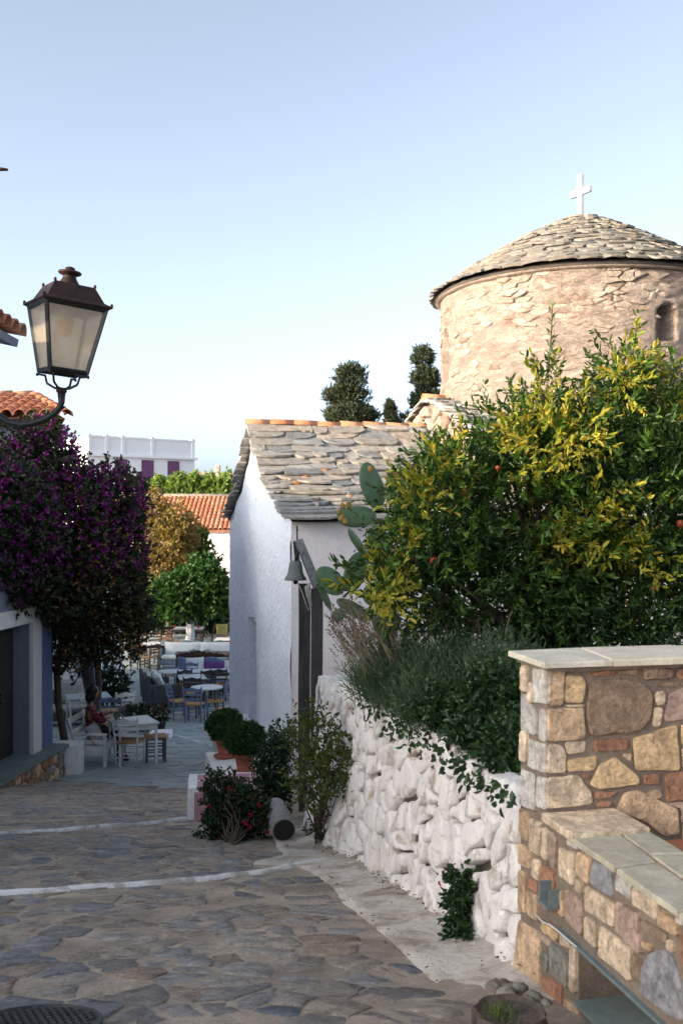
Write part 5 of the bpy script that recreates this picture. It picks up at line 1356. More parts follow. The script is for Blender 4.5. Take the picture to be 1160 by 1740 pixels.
def cushion(p, rx, rz, label, mat, w=.5, h=.42):
    b = MB(); n = 10; m = Matrix.Rotation(math.radians(rz), 3, 'Z') @ Matrix.Rotation(math.radians(rx), 3, 'X')
    for sgn in (-1, 1):
        base = len(b.v)
        for j in range(n + 1):
            for i in range(n + 1):
                u, v = -1 + 2 * i / n, -1 + 2 * j / n; k = 1 - .06 * ((1 - u * u) * abs(v) + (1 - v * v) * abs(u))
                q = Vector((u * w / 2 * k, sgn * .085 * ((1 - u ** 4) * (1 - v ** 4)) ** .6, v * h / 2 * k)); b.v.append(tuple(m @ q + Vector(p)))
        for j in range(n):
            for i in range(n): a = base + j * (n + 1) + i; f = (a, a + 1, a + n + 2, a + n + 1); b.f.append(f if sgn > 0 else f[::-1])
    return tag(b.build('cushion', mat, None, True), label, 'cushion', 'loose cushions of the café')
p = gp(272, 1198); sofa(p, -70, 'dark grey sofa seen from its side at the left of the square', M['sofagrey'], M['fabgrey'], 1.35)
cushion(p + Vector((-.18, .32, .68)), 20, -70, 'white cushion leaning on the back of the dark grey sofa', M['fabwhite']); cushion(p + Vector((-.02, -.12, .66)), 24, -60, 'pale cushion at the near end of the dark grey sofa', M['fabwhite'], .5, .4)
p = gp(313, 1136); sofa(p, 180, 'pale upholstered sofa with teal back, left of the two at the back', M['sofateal'], M['fabwhite'], 1.6)
cushion(p + Vector((0, .14, .62)), 12, 180, 'long pale back cushion on the left of the two back sofas', M['fabwhite'], 1.35, .46)
p = gp(371, 1136); sofa(p, 180, 'pale upholstered sofa with teal back beside the church facade', M['sofateal'], M['fabwhite'], 1.7)
cushion(p + Vector((-.05, .14, .62)), 12, 180, 'long pale back cushion on the right of the two back sofas', M['fabwhite'], 1.45, .46)
p = gp(356, 1172); sofa(p, 180, 'low blue sofa in the square with purple and white cushions', M['cblue'], M['fabwhite'], 1.9)
cushion(p + Vector((-.42, .12, .66)), 15, 205, 'large white cushion tilted at the left end of the blue sofa', M['fabwhite'], .55, .5); cushion(p + Vector((.12, .18, .62)), 15, 180, 'purple cushion in the middle of the blue sofa', M['fabpurple'], .6, .34); cushion(p + Vector((.62, .16, .62)), 15, 170, 'white cushion at the right end of the blue sofa', M['fabwhite'], .5, .4)
cushion(cho[18].location + Vector((-.02, .0, .72)), 12, 10, 'yellow cushion on the far brown chair', M['fabyellow'], .44, .44)
p = gp(118, 1232); sofa(p, 195, 'grey bench sofa against the white house wall behind the grey table', M['cgrey'], M['fabgrey'], 1.2); cushion(p + Vector((0, .2, .76)), 14, 195, 'beige cushion on the bench sofa against the white house wall', M['fabgrey'], .62, .6)
cushion(bp + Vector((-.02, -.42, .58)), 30, -95, 'grey cushion at the near end of the white bench', M['fabgrey'], .46, .36)
# candles on the far table
for k, (px, py, l) in enumerate(((296, 1072, 'left red candle glass on the table at the limewashed trunk'), (331, 1074, 'right red candle glass on the table at the limewashed trunk'))):
    q = gp(318, 1101); q = Vector((q.x + (-.46, .44)[k], q.y - .1, q.z + .751)); b = MB(); b.lathe([(.03, 0), (.045, .03), (.045, .11), (.038, .11), (.035, .02)], 12, q)
    tag(b.build('candle_glass', M['redglass'], None, True), l, 'candle')
# glass and book on the near table
q = tp1 + Vector((-.28, -.06, .75)); gl_ = thing('drinking_glass', 'tall glass with a green drink on the near white table', 'glass', q)
b = MB(); b.lathe([(.026, .001), (.034, .13), (.032, .13), (.024, .008)], 14, q); b.build('tumbler', M['glass'], gl_, True)
b = MB(); b.lathe([(.022, .012), (.029, .09)], 14, q); b.build('drink', M['fabyellow'], gl_, True)
me = leaf_mesh('mint', np.array([[q.x, q.y, q.z + .1]] * 14) + NR.normal(size=(14, 3)) * .012, NR.normal(size=(14, 3)) * .6 + np.array([0, 0, 1]), .05, .03); put('mint', me, M['grnleaf'], gl_)
q2 = gl_.location + Vector((.09, -.03, 0)); b = MB(); b.lathe([(.028, .001), (.036, .12), (.034, .12), (.026, .008)], 14, q2); tag(b.build('drinking_glass', M['glass'], None, True), 'clear water glass beside the green drink', 'glass')

# ------------------------------------------------------------------ people
def skin_mesh(name, J, E, root, sub=2):
    keys = list(J); me = bpy.data.meshes.new(name); me.from_pydata([J[k][0] for k in keys], [(keys.index(a), keys.index(c)) for a, c in E], [])
    o = bpy.data.objects.new(name + '_skeleton', me); COL.objects.link(o)
    md = o.modifiers.new('skin', 'SKIN'); md.branch_smoothing = .6
    sd = o.modifiers.new('sub', 'SUBSURF'); sd.levels = sub; sd.render_levels = sub
    sv = me.skin_vertices[0].data
    for i, k in enumerate(keys): r = J[k][1]; sv[i].radius = r if hasattr(r, '__len__') else (r, r); sv[i].use_root = (k == root)
    dg = bpy.context.evaluated_depsgraph_get(); ev = o.evaluated_get(dg)
    out = bpy.data.meshes.new_from_object(ev); out.name = name; out.shade_smooth()
    bpy.data.objects.remove(o); bpy.data.meshes.remove(me); return out
def hand(J, E, wrist, key, fwd, side, up):
    """palm and five fingers after the wrist"""
    f, s, u = Vector(fwd), Vector(side), Vector(up); w = Vector(J[wrist][0]); pm = w + f * .05
    J[key + 'palm'] = (tuple(pm), (.03, .016)); E.append((wrist, key + 'palm')); J[key + 'kn'] = (tuple(w + f * .085), (.036, .013)); E.append((key + 'palm', key + 'kn'))
    for i, (o_, l) in enumerate(((-.03, .075), (-.01, .085), (.01, .08), (.03, .062))):
        a = w + f * .10 + s * o_; J[f'{key}{i}a'] = (tuple(a + f * l * .45), .009); J[f'{key}{i}b'] = (tuple(a + f * l * .8 - u * .03), .008); E += [(key + 'kn', f'{key}{i}a'), (f'{key}{i}a', f'{key}{i}b')]
    J[key + 'ta'] = (tuple(w + f * .05 - s * .045 - u * .01), .011); J[key + 'tb'] = (tuple(w + f * .085 - s * .06 - u * .02), .009); E += [(key + 'palm', key + 'ta'), (key + 'ta', key + 'tb')]
def seated_person(loc, rz, label, shirt, trousers, skin, hairmat):
    t = thing('person', label, 'person', loc, rz)
    J = {'pel': ((0, 0, .56), (.15, .12)), 'wai': ((-.02, 0, .72), (.125, .10)), 'che': ((-.04, 0, .92), (.15, .11)), 'nec': ((-.02, 0, 1.07), .058), 'he0': ((.02, 0, 1.16), .062),
         'he1': ((.045, 0, 1.22), (.078, .092)), 'he2': ((.035, 0, 1.29), (.075, .088)), 'he3': ((.025, 0, 1.335), .05)}
    E = [('pel', 'wai'), ('wai', 'che'), ('che', 'nec'), ('nec', 'he0'), ('he0', 'he1'), ('he1', 'he2'), ('he2', 'he3')]
    for s, n in ((1, 'l'), (-1, 'r')):
        J[n + 'sh'] = ((-.03, s * .17, 1.0), .062); J[n + 'el'] = ((.10, s * .235, .76), .045); J[n + 'wr'] = ((.33, s * .10, .84 + .02 * s), .030)
        J[n + 'hip'] = ((.06, s * .09, .53), .095); J[n + 'kn'] = ((.46, s * .11, .53), .066); J[n + 'an'] = ((.44, s * .12, .09), .042); J[n + 'to'] = ((.60, s * .13, .035), (.04, .028))
        E += [('che', n + 'sh'), (n + 'sh', n + 'el'), (n + 'el', n + 'wr'), ('pel', n + 'hip'), (n + 'hip', n + 'kn'), (n + 'kn', n + 'an'), (n + 'an', n + 'to')]
    JB, EB = dict(J), list(E)
    JB['nose'] = ((.138, 0, 1.225), .013); EB.append(('he1', 'nose'))
    for n, s in (('l', 1), ('r', -1)):
        hand(JB, EB, n + 'wr', n + 'h', (.93, -s * .25, .1), (0.2, s * .95, 0), (0, 0, 1))
        JB[n + 'ear'] = ((.03, s * .093, 1.225), .016); EB.append(('he1', n + 'ear'))
    bd = put('body', skin_mesh('body', JB, EB, 'pel'), skin, t, False)
    sh = ('pel', 'wai', 'che', 'nec', 'lsh', 'lel', 'lwr', 'rsh', 'rel', 'rwr'); JS = {}
    for k in sh:
        c, r = J[k]; r = r if hasattr(r, '__len__') else (r, r)
        if k.endswith('wr'): e = Vector(J[k[0] + 'el'][0]); c = tuple(e.lerp(Vector(c), .55)); r = (.042, .042)
        if k == 'nec': c = tuple(Vector(J['che'][0]).lerp(Vector(c), .75)); r = (.07, .07)
        JS[k] = (c, (r[0] + .018, r[1] + .018))
    put('shirt', skin_mesh('shirt', JS, [e for e in E if e[0] in sh and e[1] in sh], 'pel'), shirt, t, False)
    tr = ('pel', 'lhip', 'lkn', 'lan', 'rhip', 'rkn', 'ran'); JT = {k: (J[k][0], tuple(q + .014 for q in (J[k][1] if hasattr(J[k][1], '__len__') else (J[k][1],) * 2))) for k in tr}
    put('trousers', skin_mesh('trousers', JT, [e for e in E if e[0] in tr and e[1] in tr], 'pel'), trousers, t, False)
    b = MB(); b.ell((.0, 0, 1.275), (.112, .112, .105), 18, 12); b.ell((-.05, 0, 1.17), (.075, .098, .12), 16, 10); b.ell((.01, .085, 1.2), (.05, .03, .1), 12, 8); b.ell((.01, -.085, 1.2), (.05, .03, .1), 12, 8)
    b.build('hair', hairmat, t, True, False)
    for s in (1, -1):
        b = MB(); b.tube([(.44, s * .12, .10), (.47, s * .12, .045), (.55, s * .13, .035), (.63, s * .135, .03)], [.05, .045, .045, .03], 10); b.build('shoe', trousers, t, True, False)
        b = MB(); b.ell((.123, s * .032, 1.25), (.009, .012, .008), 8, 6); b.build('eye', hairmat, t, True, False)
    b = MB(); b.ell((.12, 0, 1.18), (.008, .022, .005), 8, 6); b.build('mouth', M['pot'], t, True, False)
    return t
pp = bp + Vector((-.16, .0, -.02))
seated_person(pp, math.radians(18), 'woman with dark hair in a red plaid shirt reading on the white bench', M['plaid'], M['trousers'], M['skin'], M['hair'])
q = pp + Vector((.46, .15, .88)); bk = thing('book', 'dark open book held by the woman in the plaid shirt', 'book', q, math.radians(18))
for s in (-1, 1): b = MB(); b.bbox((.02, s * .085, .01), (.20, .165, .012), .003, Matrix.Rotation(s * .15, 3, 'X') @ Matrix.Rotation(-.5, 3, 'Y')); b.build('page_block', M['sofagrey'], bk, False, False)
p = gp(399, 1158); seated_person(p + Vector((.0, 0, 0)), math.radians(178), 'person in green sitting at the long table, mostly hidden by the church facade', M['greencloth'], M['trousers'], M['skin'], M['hair'])
# ------------------------------------------------------------------ plants
def bl(px, py, Y, rx, rz, ry=None):
    """ellipsoid given by where it stands: centre pixel, depth, half size in photograph pixels"""
    c = at(px, py, Y); k = Y / F; return (c.x, c.y, c.z, rx * k, (ry if ry is not None else (rx + rz) / 2 * k), rz * k)
def foliage(name, mat, parent, blobs, n, per, length, Lf, Wf, shell=.5, up=.25, spread=.6, extra=None, st=True):
    P, D = blob_pts(blobs, n, shell)
    if extra is not None: m = extra(P); P, D = P[m], D[m]
    Q, dd = sprig_pts(P, D, per, length, up, spread)
    k = len(Q); me = leaf_mesh(name, Q, dd, NR.uniform(.5, 1.35, k) * Lf, NR.uniform(.65, 1.25, k) * Wf)
    o = put(name, me, mat, parent)
    return stuff(o) if st else o
def branches(b, base, targets, r0, n=5, wob=.06):
    base = Vector(base)
    for tgt in targets:
        tgt = Vector(tgt); pts_ = []; L_ = (tgt - base).length
        for i in range(n + 1):
            t = i / n; p = base.lerp(tgt, t) + Vector((R.uniform(-1, 1), R.uniform(-1, 1), R.uniform(-.5, .8))) * wob * L_ * math.sin(math.pi * t) ; pts_.append(p)
        b.tube(pts_, [r0 * (1 - .8 * i / n) for i in range(n + 1)], 6)
def tree(name, label, cat, base, trunk_r, blobs, mat, n, per, length, Lf, Wf, bark='bark', group=None, fork=.5, **kw):
    t = thing(name, label, cat, base, 0, group); base = Vector(base)
    ctr = Vector(blobs[0][:3]); fk = base.lerp(ctr, fork)
    b = MB(); b.tube([base - Vector((0, 0, .1)), base.lerp(fk, .5) + Vector((trunk_r * .5, 0, 0)), fk], [trunk_r * 1.2, trunk_r, trunk_r * .8], 10); b.build('trunk', M[bark], t, True)
    b = MB(); branches(b, fk, [bb[:3] for bb in blobs] + [(Vector(bb[:3]) + Vector((R.uniform(-1, 1) * bb[3], R.uniform(-1, 1) * bb[4], R.uniform(0, 1) * bb[5])) * .7) for bb in blobs for _ in range(2)], trunk_r * .5)
    b.build('branches', M['bark'], t, True)
    foliage('crown', M[mat], t, blobs, n, per, length, Lf, Wf, st=False, **kw); return t

# pomegranate bush
PY = 6.3
pb_ = [bl(905, 870, PY, 175, 140), bl(1060, 860, 6.4, 150, 170), bl(960, 768, 6.2, 110, 80), bl(1075, 738, 6.5, 95, 85), bl(760, 870, 6.0, 90, 95), bl(690, 940, 5.9, 60, 52), bl(640, 990, 5.8, 55, 42),
       bl(850, 1000, 6.2, 190, 80), bl(1060, 1010, 6.3, 150, 80), bl(720, 1020, 5.9, 80, 60), bl(870, 730, 6.2, 65, 50), bl(930, 672, 6.2, 28, 45), bl(1055, 635, 6.3, 36, 55), bl(1130, 668, 6.4, 48, 45), bl(780, 800, 6.0, 60, 50), bl(1180, 800, 6.5, 90, 150), bl(1000, 1070, 6.2, 150, 45), bl(1130, 1060, 6.2, 80, 50)]
pbase = Vector((1.35, 6.5, bed_z(1.35, 6.5)))
pom = tree('pomegranate_bush', 'large pomegranate bush with dark green and yellow leaves and red fruit behind the walls', 'bush', pbase, .06, pb_, 'pomleaf', 6200, 9, .17, .050, .020, fork=.35, shell=.45)
pom.children[-1]['kind'] = 'stuff'; pom.children[-1].name = 'inner_leaves'
def sprig_mesh(n=14, L_=.2, Lf=.054, Wf=.021):
    t = np.linspace(.05, 1, n); P = np.stack([.012 * np.sin(t * 5), .012 * np.cos(t * 4), t * L_], 1)
    a = NR.uniform(0, 6.28, n); D = np.stack([np.cos(a), np.sin(a), NR.uniform(.5, 1.2, n)], 1); D[-2:] = [[.1, 0, 1], [-.25, .1, 1]]
    return leaf_mesh('sprig', P, D, NR.uniform(.75, 1.2, n) * Lf, NR.uniform(.8, 1.2, n) * Wf)
sp_y = []; sp_g = []
for _ in range(5):
    m_ = sprig_mesh(); m_.materials.append(M['yelleaf']); sp_y.append(m_); m_ = sprig_mesh(); m_.materials.append(M['grnleaf']); sp_g.append(m_)
YEL = [(935, 745, 105, 75), (1010, 900, 70, 60), (645, 1000, 60, 40), (660, 930, 60, 40), (1060, 640, 45, 70), (930, 640, 30, 50), (740, 800, 45, 60), (1080, 950, 60, 50), (1000, 670, 60, 40), (700, 870, 50, 40)]
k = 0
while k < 300:
    if k < 190: cx, cy, rx, ry = YEL[R.choices(range(len(YEL)), [a[2] * a[3] for a in YEL])[0]]; px, py = R.gauss(cx, rx * .5), R.gauss(cy, ry * .5)
    else: px, py = R.uniform(640, 1160), R.uniform(620, 1000)
    best = None
    for bb in pb_:                                     # nearest crown surface on that line of sight
        d = Vector(((px - 580) / F, 1, -(py - HOR) / F)); o_ = Vector((0, 0, EYE)) - Vector(bb[:3]); s_ = Vector((1 / bb[3], 1 / bb[4], 1 / bb[5]))
        dd_ = Vector((d.x * s_.x, d.y * s_.y, d.z * s_.z)); oo = Vector((o_.x * s_.x, o_.y * s_.y, o_.z * s_.z)); A_ = dd_.dot(dd_); B_ = dd_.dot(oo); C_ = oo.dot(oo) - .95; q_ = B_ * B_ - A_ * C_
        if q_ > 0:
            t_ = (-B_ - math.sqrt(q_)) / A_
            if best is None or t_ < best[0]: best = (t_, Vector((0, 0, EYE)) + d * t_, bb)
    k += 1
    if best is None: continue
    p = best[1]; n_ = (p - Vector(best[2][:3])).normalized(); dr_ = (n_ + Vector((R.uniform(-.6, .6), R.uniform(-.4, .4), R.uniform(-.2, .9)))).normalized()
    sc = R.uniform(.7, 1.3); o = put('leaf_sprig', R.choice(sp_y if k < 125 else sp_g), None, pom, False); o.matrix_parent_inverse = Matrix.Translation(-pbase)
    o.matrix_basis = Matrix.Translation(p - n_ * .06) @ dr_.to_track_quat('Z', 'Y').to_matrix().to_4x4() @ Matrix.Rotation(R.uniform(0, 6.28), 4, 'Z') @ Matrix.Scale(sc, 4)
foliage('yellow_leaves', M['yelleaf'], pom, [bl(935, 745, 5.75, 75, 55), bl(1005, 895, 5.75, 42, 45), bl(648, 1000, 5.55, 45, 26), bl(1060, 640, 6.0, 24, 50), bl(1085, 950, 5.75, 40, 30), bl(715, 850, 5.6, 26, 40)], 150, 9, .15, .052, .02, shell=.3)
# tall shoot
b = MB(); b.tube([at(930, 640, 6.15), at(936, 570, 6.15), at(938, 515, 6.15)], [.006, .005, .002], 5); b.build('shoot', M['bark'], pom, True)
ts = np.linspace(0, 1, 26); P = np.array([tuple(at(931 + 7 * t, 630 - 115 * t, 6.15)) for t in ts]); D = np.stack([np.cos(ts * 40), np.sin(ts * 40), np.full(26, .9)], 1)
put('shoot_leaves', leaf_mesh('shoot_leaves', P, D, .045, .015), M['grnleaf'], pom)
for px, py, r in ((792, 834, .031), (738, 955, .030), (1110, 1000, .024), (845, 795, .014), (1155, 890, .022)):
    c = at(px, py, 5.75 if px < 1000 else 5.9); b = MB(); b.ell(c, (r, r, r * 1.02), 14, 10)
    fr_ = b.build('pomegranate', M['pomfruit'], pom, True); b = MB(); b.lathe([(r * .25, 0), (r * .28, -r * .3), (r * .42, -r * .45)], 8, c - Vector((0, 0, r * .9))); b.build('crown_tip', M['pomfruit'], fr_, True)

# lavender and creeper on the bed behind the wall
def lavender(label, base, blobs, n, stalks):
    t = thing('lavender', label, 'lavender', base)
    P, D = blob_pts(blobs, n, .15); D = unit(D * .6 + np.array([0, 0, 1.0]) + NR.normal(size=D.shape) * .25)
    put('stems', leaf_mesh('stems', P - D * .12, D, NR.uniform(.16, .28, n), .007, 0), M['lavleaf'], t)['kind'] = 'stuff'
    Q, dd = sprig_pts(P, D, 10, .16, .5, .55); stuff(put('needles', leaf_mesh('needles', Q, dd, NR.uniform(.025, .045, len(Q)), .0055, .1), M['lavleaf'], t))
    P = np.array([s[0] for s in stalks]); D = np.array([s[1] for s in stalks]); L_ = np.array([s[2] for s in stalks]); D = unit(D)
    stuff(put('flower_stalks', leaf_mesh('flower_stalks', P, D, L_, .006, 0), M['lavstalk'], t))
    T = P + D * L_[:, None]; Q = (T[:, None, :] - D[:, None, :] * (np.arange(12) / 12 * .07)[None, :, None]).reshape(-1, 3)
    stuff(put('dry_heads', leaf_mesh('dry_heads', Q, NR.normal(size=Q.shape) + np.repeat(D, 12, 0), .014, .009), M['lavhead'], t)); return t
stk = []
for _ in range(150):
    p = at(R.uniform(600, 690), R.uniform(1110, 1165), R.uniform(5.7, 6.4)); stk.append((tuple(p), (R.uniform(-.75, -.05), R.uniform(-.2, .2), R.uniform(.7, 1)), R.uniform(.2, .42)))
for _ in range(60):
    p = at(R.uniform(680, 880), R.uniform(1080, 1120), R.uniform(5.8, 6.2)); stk.append((tuple(p), (R.uniform(-.3, .3), 0, 1), R.uniform(.1, .2)))
lv = [bl(690, 1152, 6.0, 92, 48), bl(780, 1165, 5.7, 110, 62), bl(640, 1168, 6.2, 50, 34), bl(850, 1180, 5.4, 80, 72), bl(740, 1210, 5.4, 80, 45)]
lavender('big grey-green lavender with dry flower stalks on top of the whitewashed wall', (.45, 5.9, bed_z(.45, 5.9)), lv, 3000, stk)
iv = thing('creeper', 'dark green creeper spilling over the top of the whitewashed wall by the pier', 'creeper', (.5, 4.6, bed_z(.5, 4.6)))
ivb = [bl(835, 1250, 4.75, 60, 48), bl(868, 1285, 4.4, 38, 52), bl(775, 1215, 5.1, 65, 32), bl(840, 1200, 5.0, 70, 50), bl(715, 1195, 5.6, 45, 18)]
foliage('leaves', M['ivyleaf'], iv, ivb, 1700, 6, .10, .035, .024, shell=.3, up=-.1, spread=.8)
b = MB()
for i in range(0):
    p = at(R.uniform(620, 860), R.uniform(1190, 1290), 5); Yw = 0
    px = R.uniform(620, 860); Yw = 1.404 / ((px - 580) / F + .2) - .05; py0 = HOR + (1.05 + .058 * (Yw - 3.74)) / Yw * F
    p0 = at(px, py0 - 8, Yw); b.tube([p0 + Vector((.1, 0, .02)), p0, p0 + Vector((-.04, R.uniform(-.1, .1), -.08)), p0 + Vector((-.05, R.uniform(-.15, .15), -R.uniform(.1, .26)))], .0025, 4)
P = []
for i in range(170):
    px = R.uniform(610, 872); Yw = 1.404 / ((px - 580) / F + .2) - .1; py0 = HOR + (1.03 + .058 * (Yw - 3.74)) / Yw * F; P.append(tuple(at(px, py0 + max(-10, R.gauss(4, 14)), Yw)))
stuff(put('edge_leaves', leaf_mesh('edge_leaves', np.array(P), NR.normal(size=(170, 3)) * .6 + np.array([-.5, -.3, -.4]), NR.uniform(.025, .05, 170), .026), M['ivyleaf'], iv))
# small climber on the wall face
cl_ = thing('climbing_plant', 'dark climbing plant with small red flowers hanging on the face of the whitewashed wall', 'plant', gp(785, 1625))
cb = [bl(782, 1492, 4.33, 15, 24, .03), bl(776, 1545, 4.28, 13, 44, .03), bl(780, 1600, 4.22, 15, 38, .03)]
foliage('leaves', M['ivyleaf'], cl_, cb, 260, 5, .05, .034, .016, shell=.2, up=-.5, spread=.7)
P = np.array([tuple(at(R.uniform(745, 792), R.uniform(1465, 1505), 4.24)) for _ in range(12)][:5]); stuff(put('flowers', leaf_mesh('flowers', P, NR.normal(size=(5, 3)), .02, .012), M['redflower'], cl_))
b = MB(); b.tube([gp(785, 1628), at(780, 1590, 4.36), at(778, 1540, 4.4), at(770, 1490, 4.42)], .006, 5); b.build('stem', M['bark'], cl_, True)
# shrubs against the wall
def shrub(label, base, blobs, mat, n, per, L_, Lf, Wf, flowers=None, nstem=26, name='shrub', cat='shrub', fsize=.03, **kw):
    t = thing(name, label, cat, base); b = MB(); branches(b, base, [tuple(blob_pts(blobs, 1, .3)[0][0]) for _ in range(nstem)], .008, 5, .08); b.build('stems', M['bark'], t, True)
    foliage('leaves', M[mat], t, blobs, n, per, L_, Lf, Wf, **kw)
    if flowers:
        P, D = blob_pts(blobs, flowers[1], .92); Q, dd = sprig_pts(P, D, 7, .02, .2, 1.0); stuff(put('flowers', leaf_mesh('flowers', Q, dd, fsize, fsize * .8), M[flowers[0]], t))
    return t
shrub('airy olive-green shrub growing in front of the whitewashed wall', gp(560, 1425) + Vector((-.03, -.1, 0)), [bl(533, 1240, 7.3, 36, 34), bl(575, 1300, 7.1, 44, 46), bl(535, 1325, 7.2, 34, 42), bl(598, 1262, 7.2, 24, 30), bl(502, 1262, 7.6, 22, 24)], 'shrubleaf', 300, 8, .12, .038, .022, nstem=40, shell=.1, spread=.8)
shrub('bushy geranium with small red flowers at the foot of the church steps', gp(398, 1428), [bl(395, 1370, 8.4, 46, 46), bl(370, 1335, 8.5, 24, 26), bl(425, 1390, 8.3, 34, 36), bl(380, 1400, 8.3, 38, 28)], 'darkleaf', 700, 7, .07, .036, .026, ('redflower', 40), shell=.3, spread=.9)
shrub('dark leafy shrub between the basil pots and the olive-green shrub', gp(466, 1385), [bl(462, 1305, 9.6, 22, 44), bl(468, 1350, 9.5, 26, 24), bl(478, 1258, 9.7, 18, 20)], 'darkleaf', 340, 7, .12, .05, .028, shell=.2, spread=.8)
# clipped basil in clay pots
def basil(px, py, Y, rp, label):
    c = at(px, py, Y); base = Vector((c.x, Y, PZ + .02)); t = thing('potted_basil', label, 'potted plant', base, 0, 'clipped basil pots on the church steps')
    hp = .26; b = MB(); b.lathe([(.155, 0), (.165, .02), (.15, .03), (.095, .035), (.13, hp - .05), (.145, hp - .045), (.15, hp), (.13, hp), (.12, hp - .03)], 22, base); b.build('pot', M['pot'], t, True)
    b = MB(); b.tube([base + Vector((0, 0, .1)), base + Vector((0, 0, hp + .1))], .02, 6); b.build('stem', M['bark'], t, True)
    r = rp * Y / F; foliage('foliage', M['basil'], t, [(base.x, base.y, base.z + hp + r * .72, r, r, r * .85)], 2600, 6, .04, .026, .018, shell=.75, up=.1, spread=.8); return t
basil(383, 1288, 13.75, 29, 'clipped round basil in a clay pot at the back of the church steps')
basil(416, 1316, 12.87, 31, 'clipped round basil in a clay pot at the front of the church steps')
# log, stump, manhole
lg = gp(478, 1424); lg_t = thing('log', 'short grey log lying by the end of the whitewashed wall', 'log', lg)
d = Vector((-.10, .40, .06)); b = MB(); b.tube([lg + Vector((.02, 0, .098)), lg + Vector((.02, 0, .098)) + d], [.10, .096], 18, True); b.build('trunk_piece', M['logmat'], lg_t, False)
b = MB(); c = lg + Vector((.02, -.002, .098)); dn = d.normalized(); Mq = (-dn).to_track_quat('Z', 'Y').to_matrix(); b.lathe([(.088, -.01), (.088, .004), (.07, .006)], 20, c, Mq); b.build('cut_end', M['dark'], lg_t)
sc_ = at(866, 1716, 2.98); stp = thing('stump', 'dark weathered wooden stump with grass on top at the bottom edge', 'stump', (sc_.x, sc_.y, gz0(2.98)))
b = MB(); n = 28
prof = [(-.2, 1.0), (sc_.z - gz0(2.98) - .012, 1.0), (sc_.z - gz0(2.98), .95), (sc_.z - gz0(2.98) - .012, .8), (sc_.z - gz0(2.98) - .02, .3)]
for h, k in prof:
    for i in range(n): a = 2 * math.pi * i / n; r = .108 * k * (1 + .06 * noise.noise(Vector((math.cos(a) * 3, math.sin(a) * 3, 1))) + .03 * math.sin(a * 9)); b.v.append((sc_.x + r * math.cos(a), sc_.y + r * math.sin(a), gz0(2.98) + h + .006 * noise.noise(Vector((a * 2, h * 9, 0)))))
for j in range(len(prof) - 1):
    for i in range(n): i2 = (i + 1) % n; b.f.append((j * n + i, j * n + i2, (j + 1) * n + i2, (j + 1) * n + i))
b.f.append(tuple((len(prof) - 1) * n + i for i in range(n))); b.build('wood', M['stump'], stp)
P = np.array([(sc_.x - .03 + R.gauss(0, .025), sc_.y + R.gauss(0, .03), sc_.z - .02) for _ in range(110)]); stuff(put('grass_tuft', leaf_mesh('grass_tuft', P, NR.normal(size=(110, 3)) * .5 + np.array([0, 0, .8]), NR.uniform(.02, .05, 110), .003), M['grass'], stp))
mc = gp(62, 1752); mh = thing('manhole_cover', 'round dark cast-iron manhole cover at the bottom left corner', 'manhole cover', mc)
def mpt(x, y, h): return (mc.x + x, mc.y + y, gz0(mc.y + y) + h + .004)
b = MB(); n = 40
for r, h in ((.20, -.02), (.20, .024), (.185, .026), (.18, .017), (.0001, .017)):
    for i in range(n): a = 2 * math.pi * i / n; b.v.append(mpt(r * math.cos(a), r * math.sin(a), h))
for j in range(4):
    for i in range(n): i2 = (i + 1) % n; b.f.append((j * n + i, j * n + i2, (j + 1) * n + i2, (j + 1) * n + i))
cov = b.build('plate', M['manhole'], mh)
for i in range(-6, 7):
    for j in range(-6, 7):
        x, y = i * .026 + (.013 if j % 2 else 0), j * .026
        if math.hypot(x, y) > .168: continue
        b = MB(); b.add([mpt(x + sx * .010 * k, y + sy * .010 * k, h) for h, k in ((.016, 1), (.024, .8)) for sx, sy in ((-1, -1), (1, -1), (1, 1), (-1, 1))], [(4, 5, 6, 7), (0, 1, 5, 4), (1, 2, 6, 5), (2, 3, 7, 6), (3, 0, 4, 7)]); b.build('stud', M['manhole'], cov)
b = MB(); p0, p1 = at(603, 1104, 8.6), at(650, 1068, 8.9); beam(b, p0 - Vector((0, 0, 0)), p1, .05, .04, Vector((0, 1, 0))); tag(b.build('timber_offcut', M['greywood'], None), 'weathered timber rail slanting up behind the lavender', 'timber')
# prickly pear
cbase = Vector((at(655, 1080, 9.2).x, 9.2, bed_z(.4, 9.2))); cac = thing('prickly_pear', 'prickly pear cactus with flat pads and fruit between the bush and the church', 'cactus', cbase)
PADS = [(632, 826, 40, 78, 18, 30), (672, 832, 36, 62, -5, 20), (606, 878, 62, 34, 4, 15), (736, 778, 30, 52, -8, 30), (770, 770, 26, 46, 10, 40), (561, 987, 36, 56, 48, 20), (551, 1012, 15, 58, 35, 60), (603, 972, 38, 68, -25, 30), (601, 1036, 62, 22, -30, 15), (606, 921, 15, 56, 42, 50),
        (688, 872, 42, 66, 10, 20), (640, 1010, 48, 40, 0, 20), (645, 930, 44, 70, 15, 30), (665, 980, 50, 80, -10, 20), (655, 1050, 46, 80, 0, 20), (700, 930, 46, 76, -15, 25), (722, 840, 40, 64, -12, 25), (575, 1045, 30, 20, 20, 40)]
for px, py, w, h, rot, yaw in PADS:
    Yp = 9.1 + R.uniform(-.12, .12); c = at(px, py, Yp); k = Yp / F
    m_ = Matrix.Rotation(math.radians(yaw), 3, 'Z') @ Matrix.Rotation(math.radians(-rot), 3, 'Y')
    b = MB(); b.ell((0, 0, 0), (w / 2 * k * 1.12, .022, h / 2 * k * 1.08), 20, 14); b.v = [tuple(m_ @ (Vector(v) * 1.0 + Vector((0, .012 * math.sin(v[2] * 9), 0)))  + c) for v in b.v]; b.build('pad', M['cactus'], cac, True)
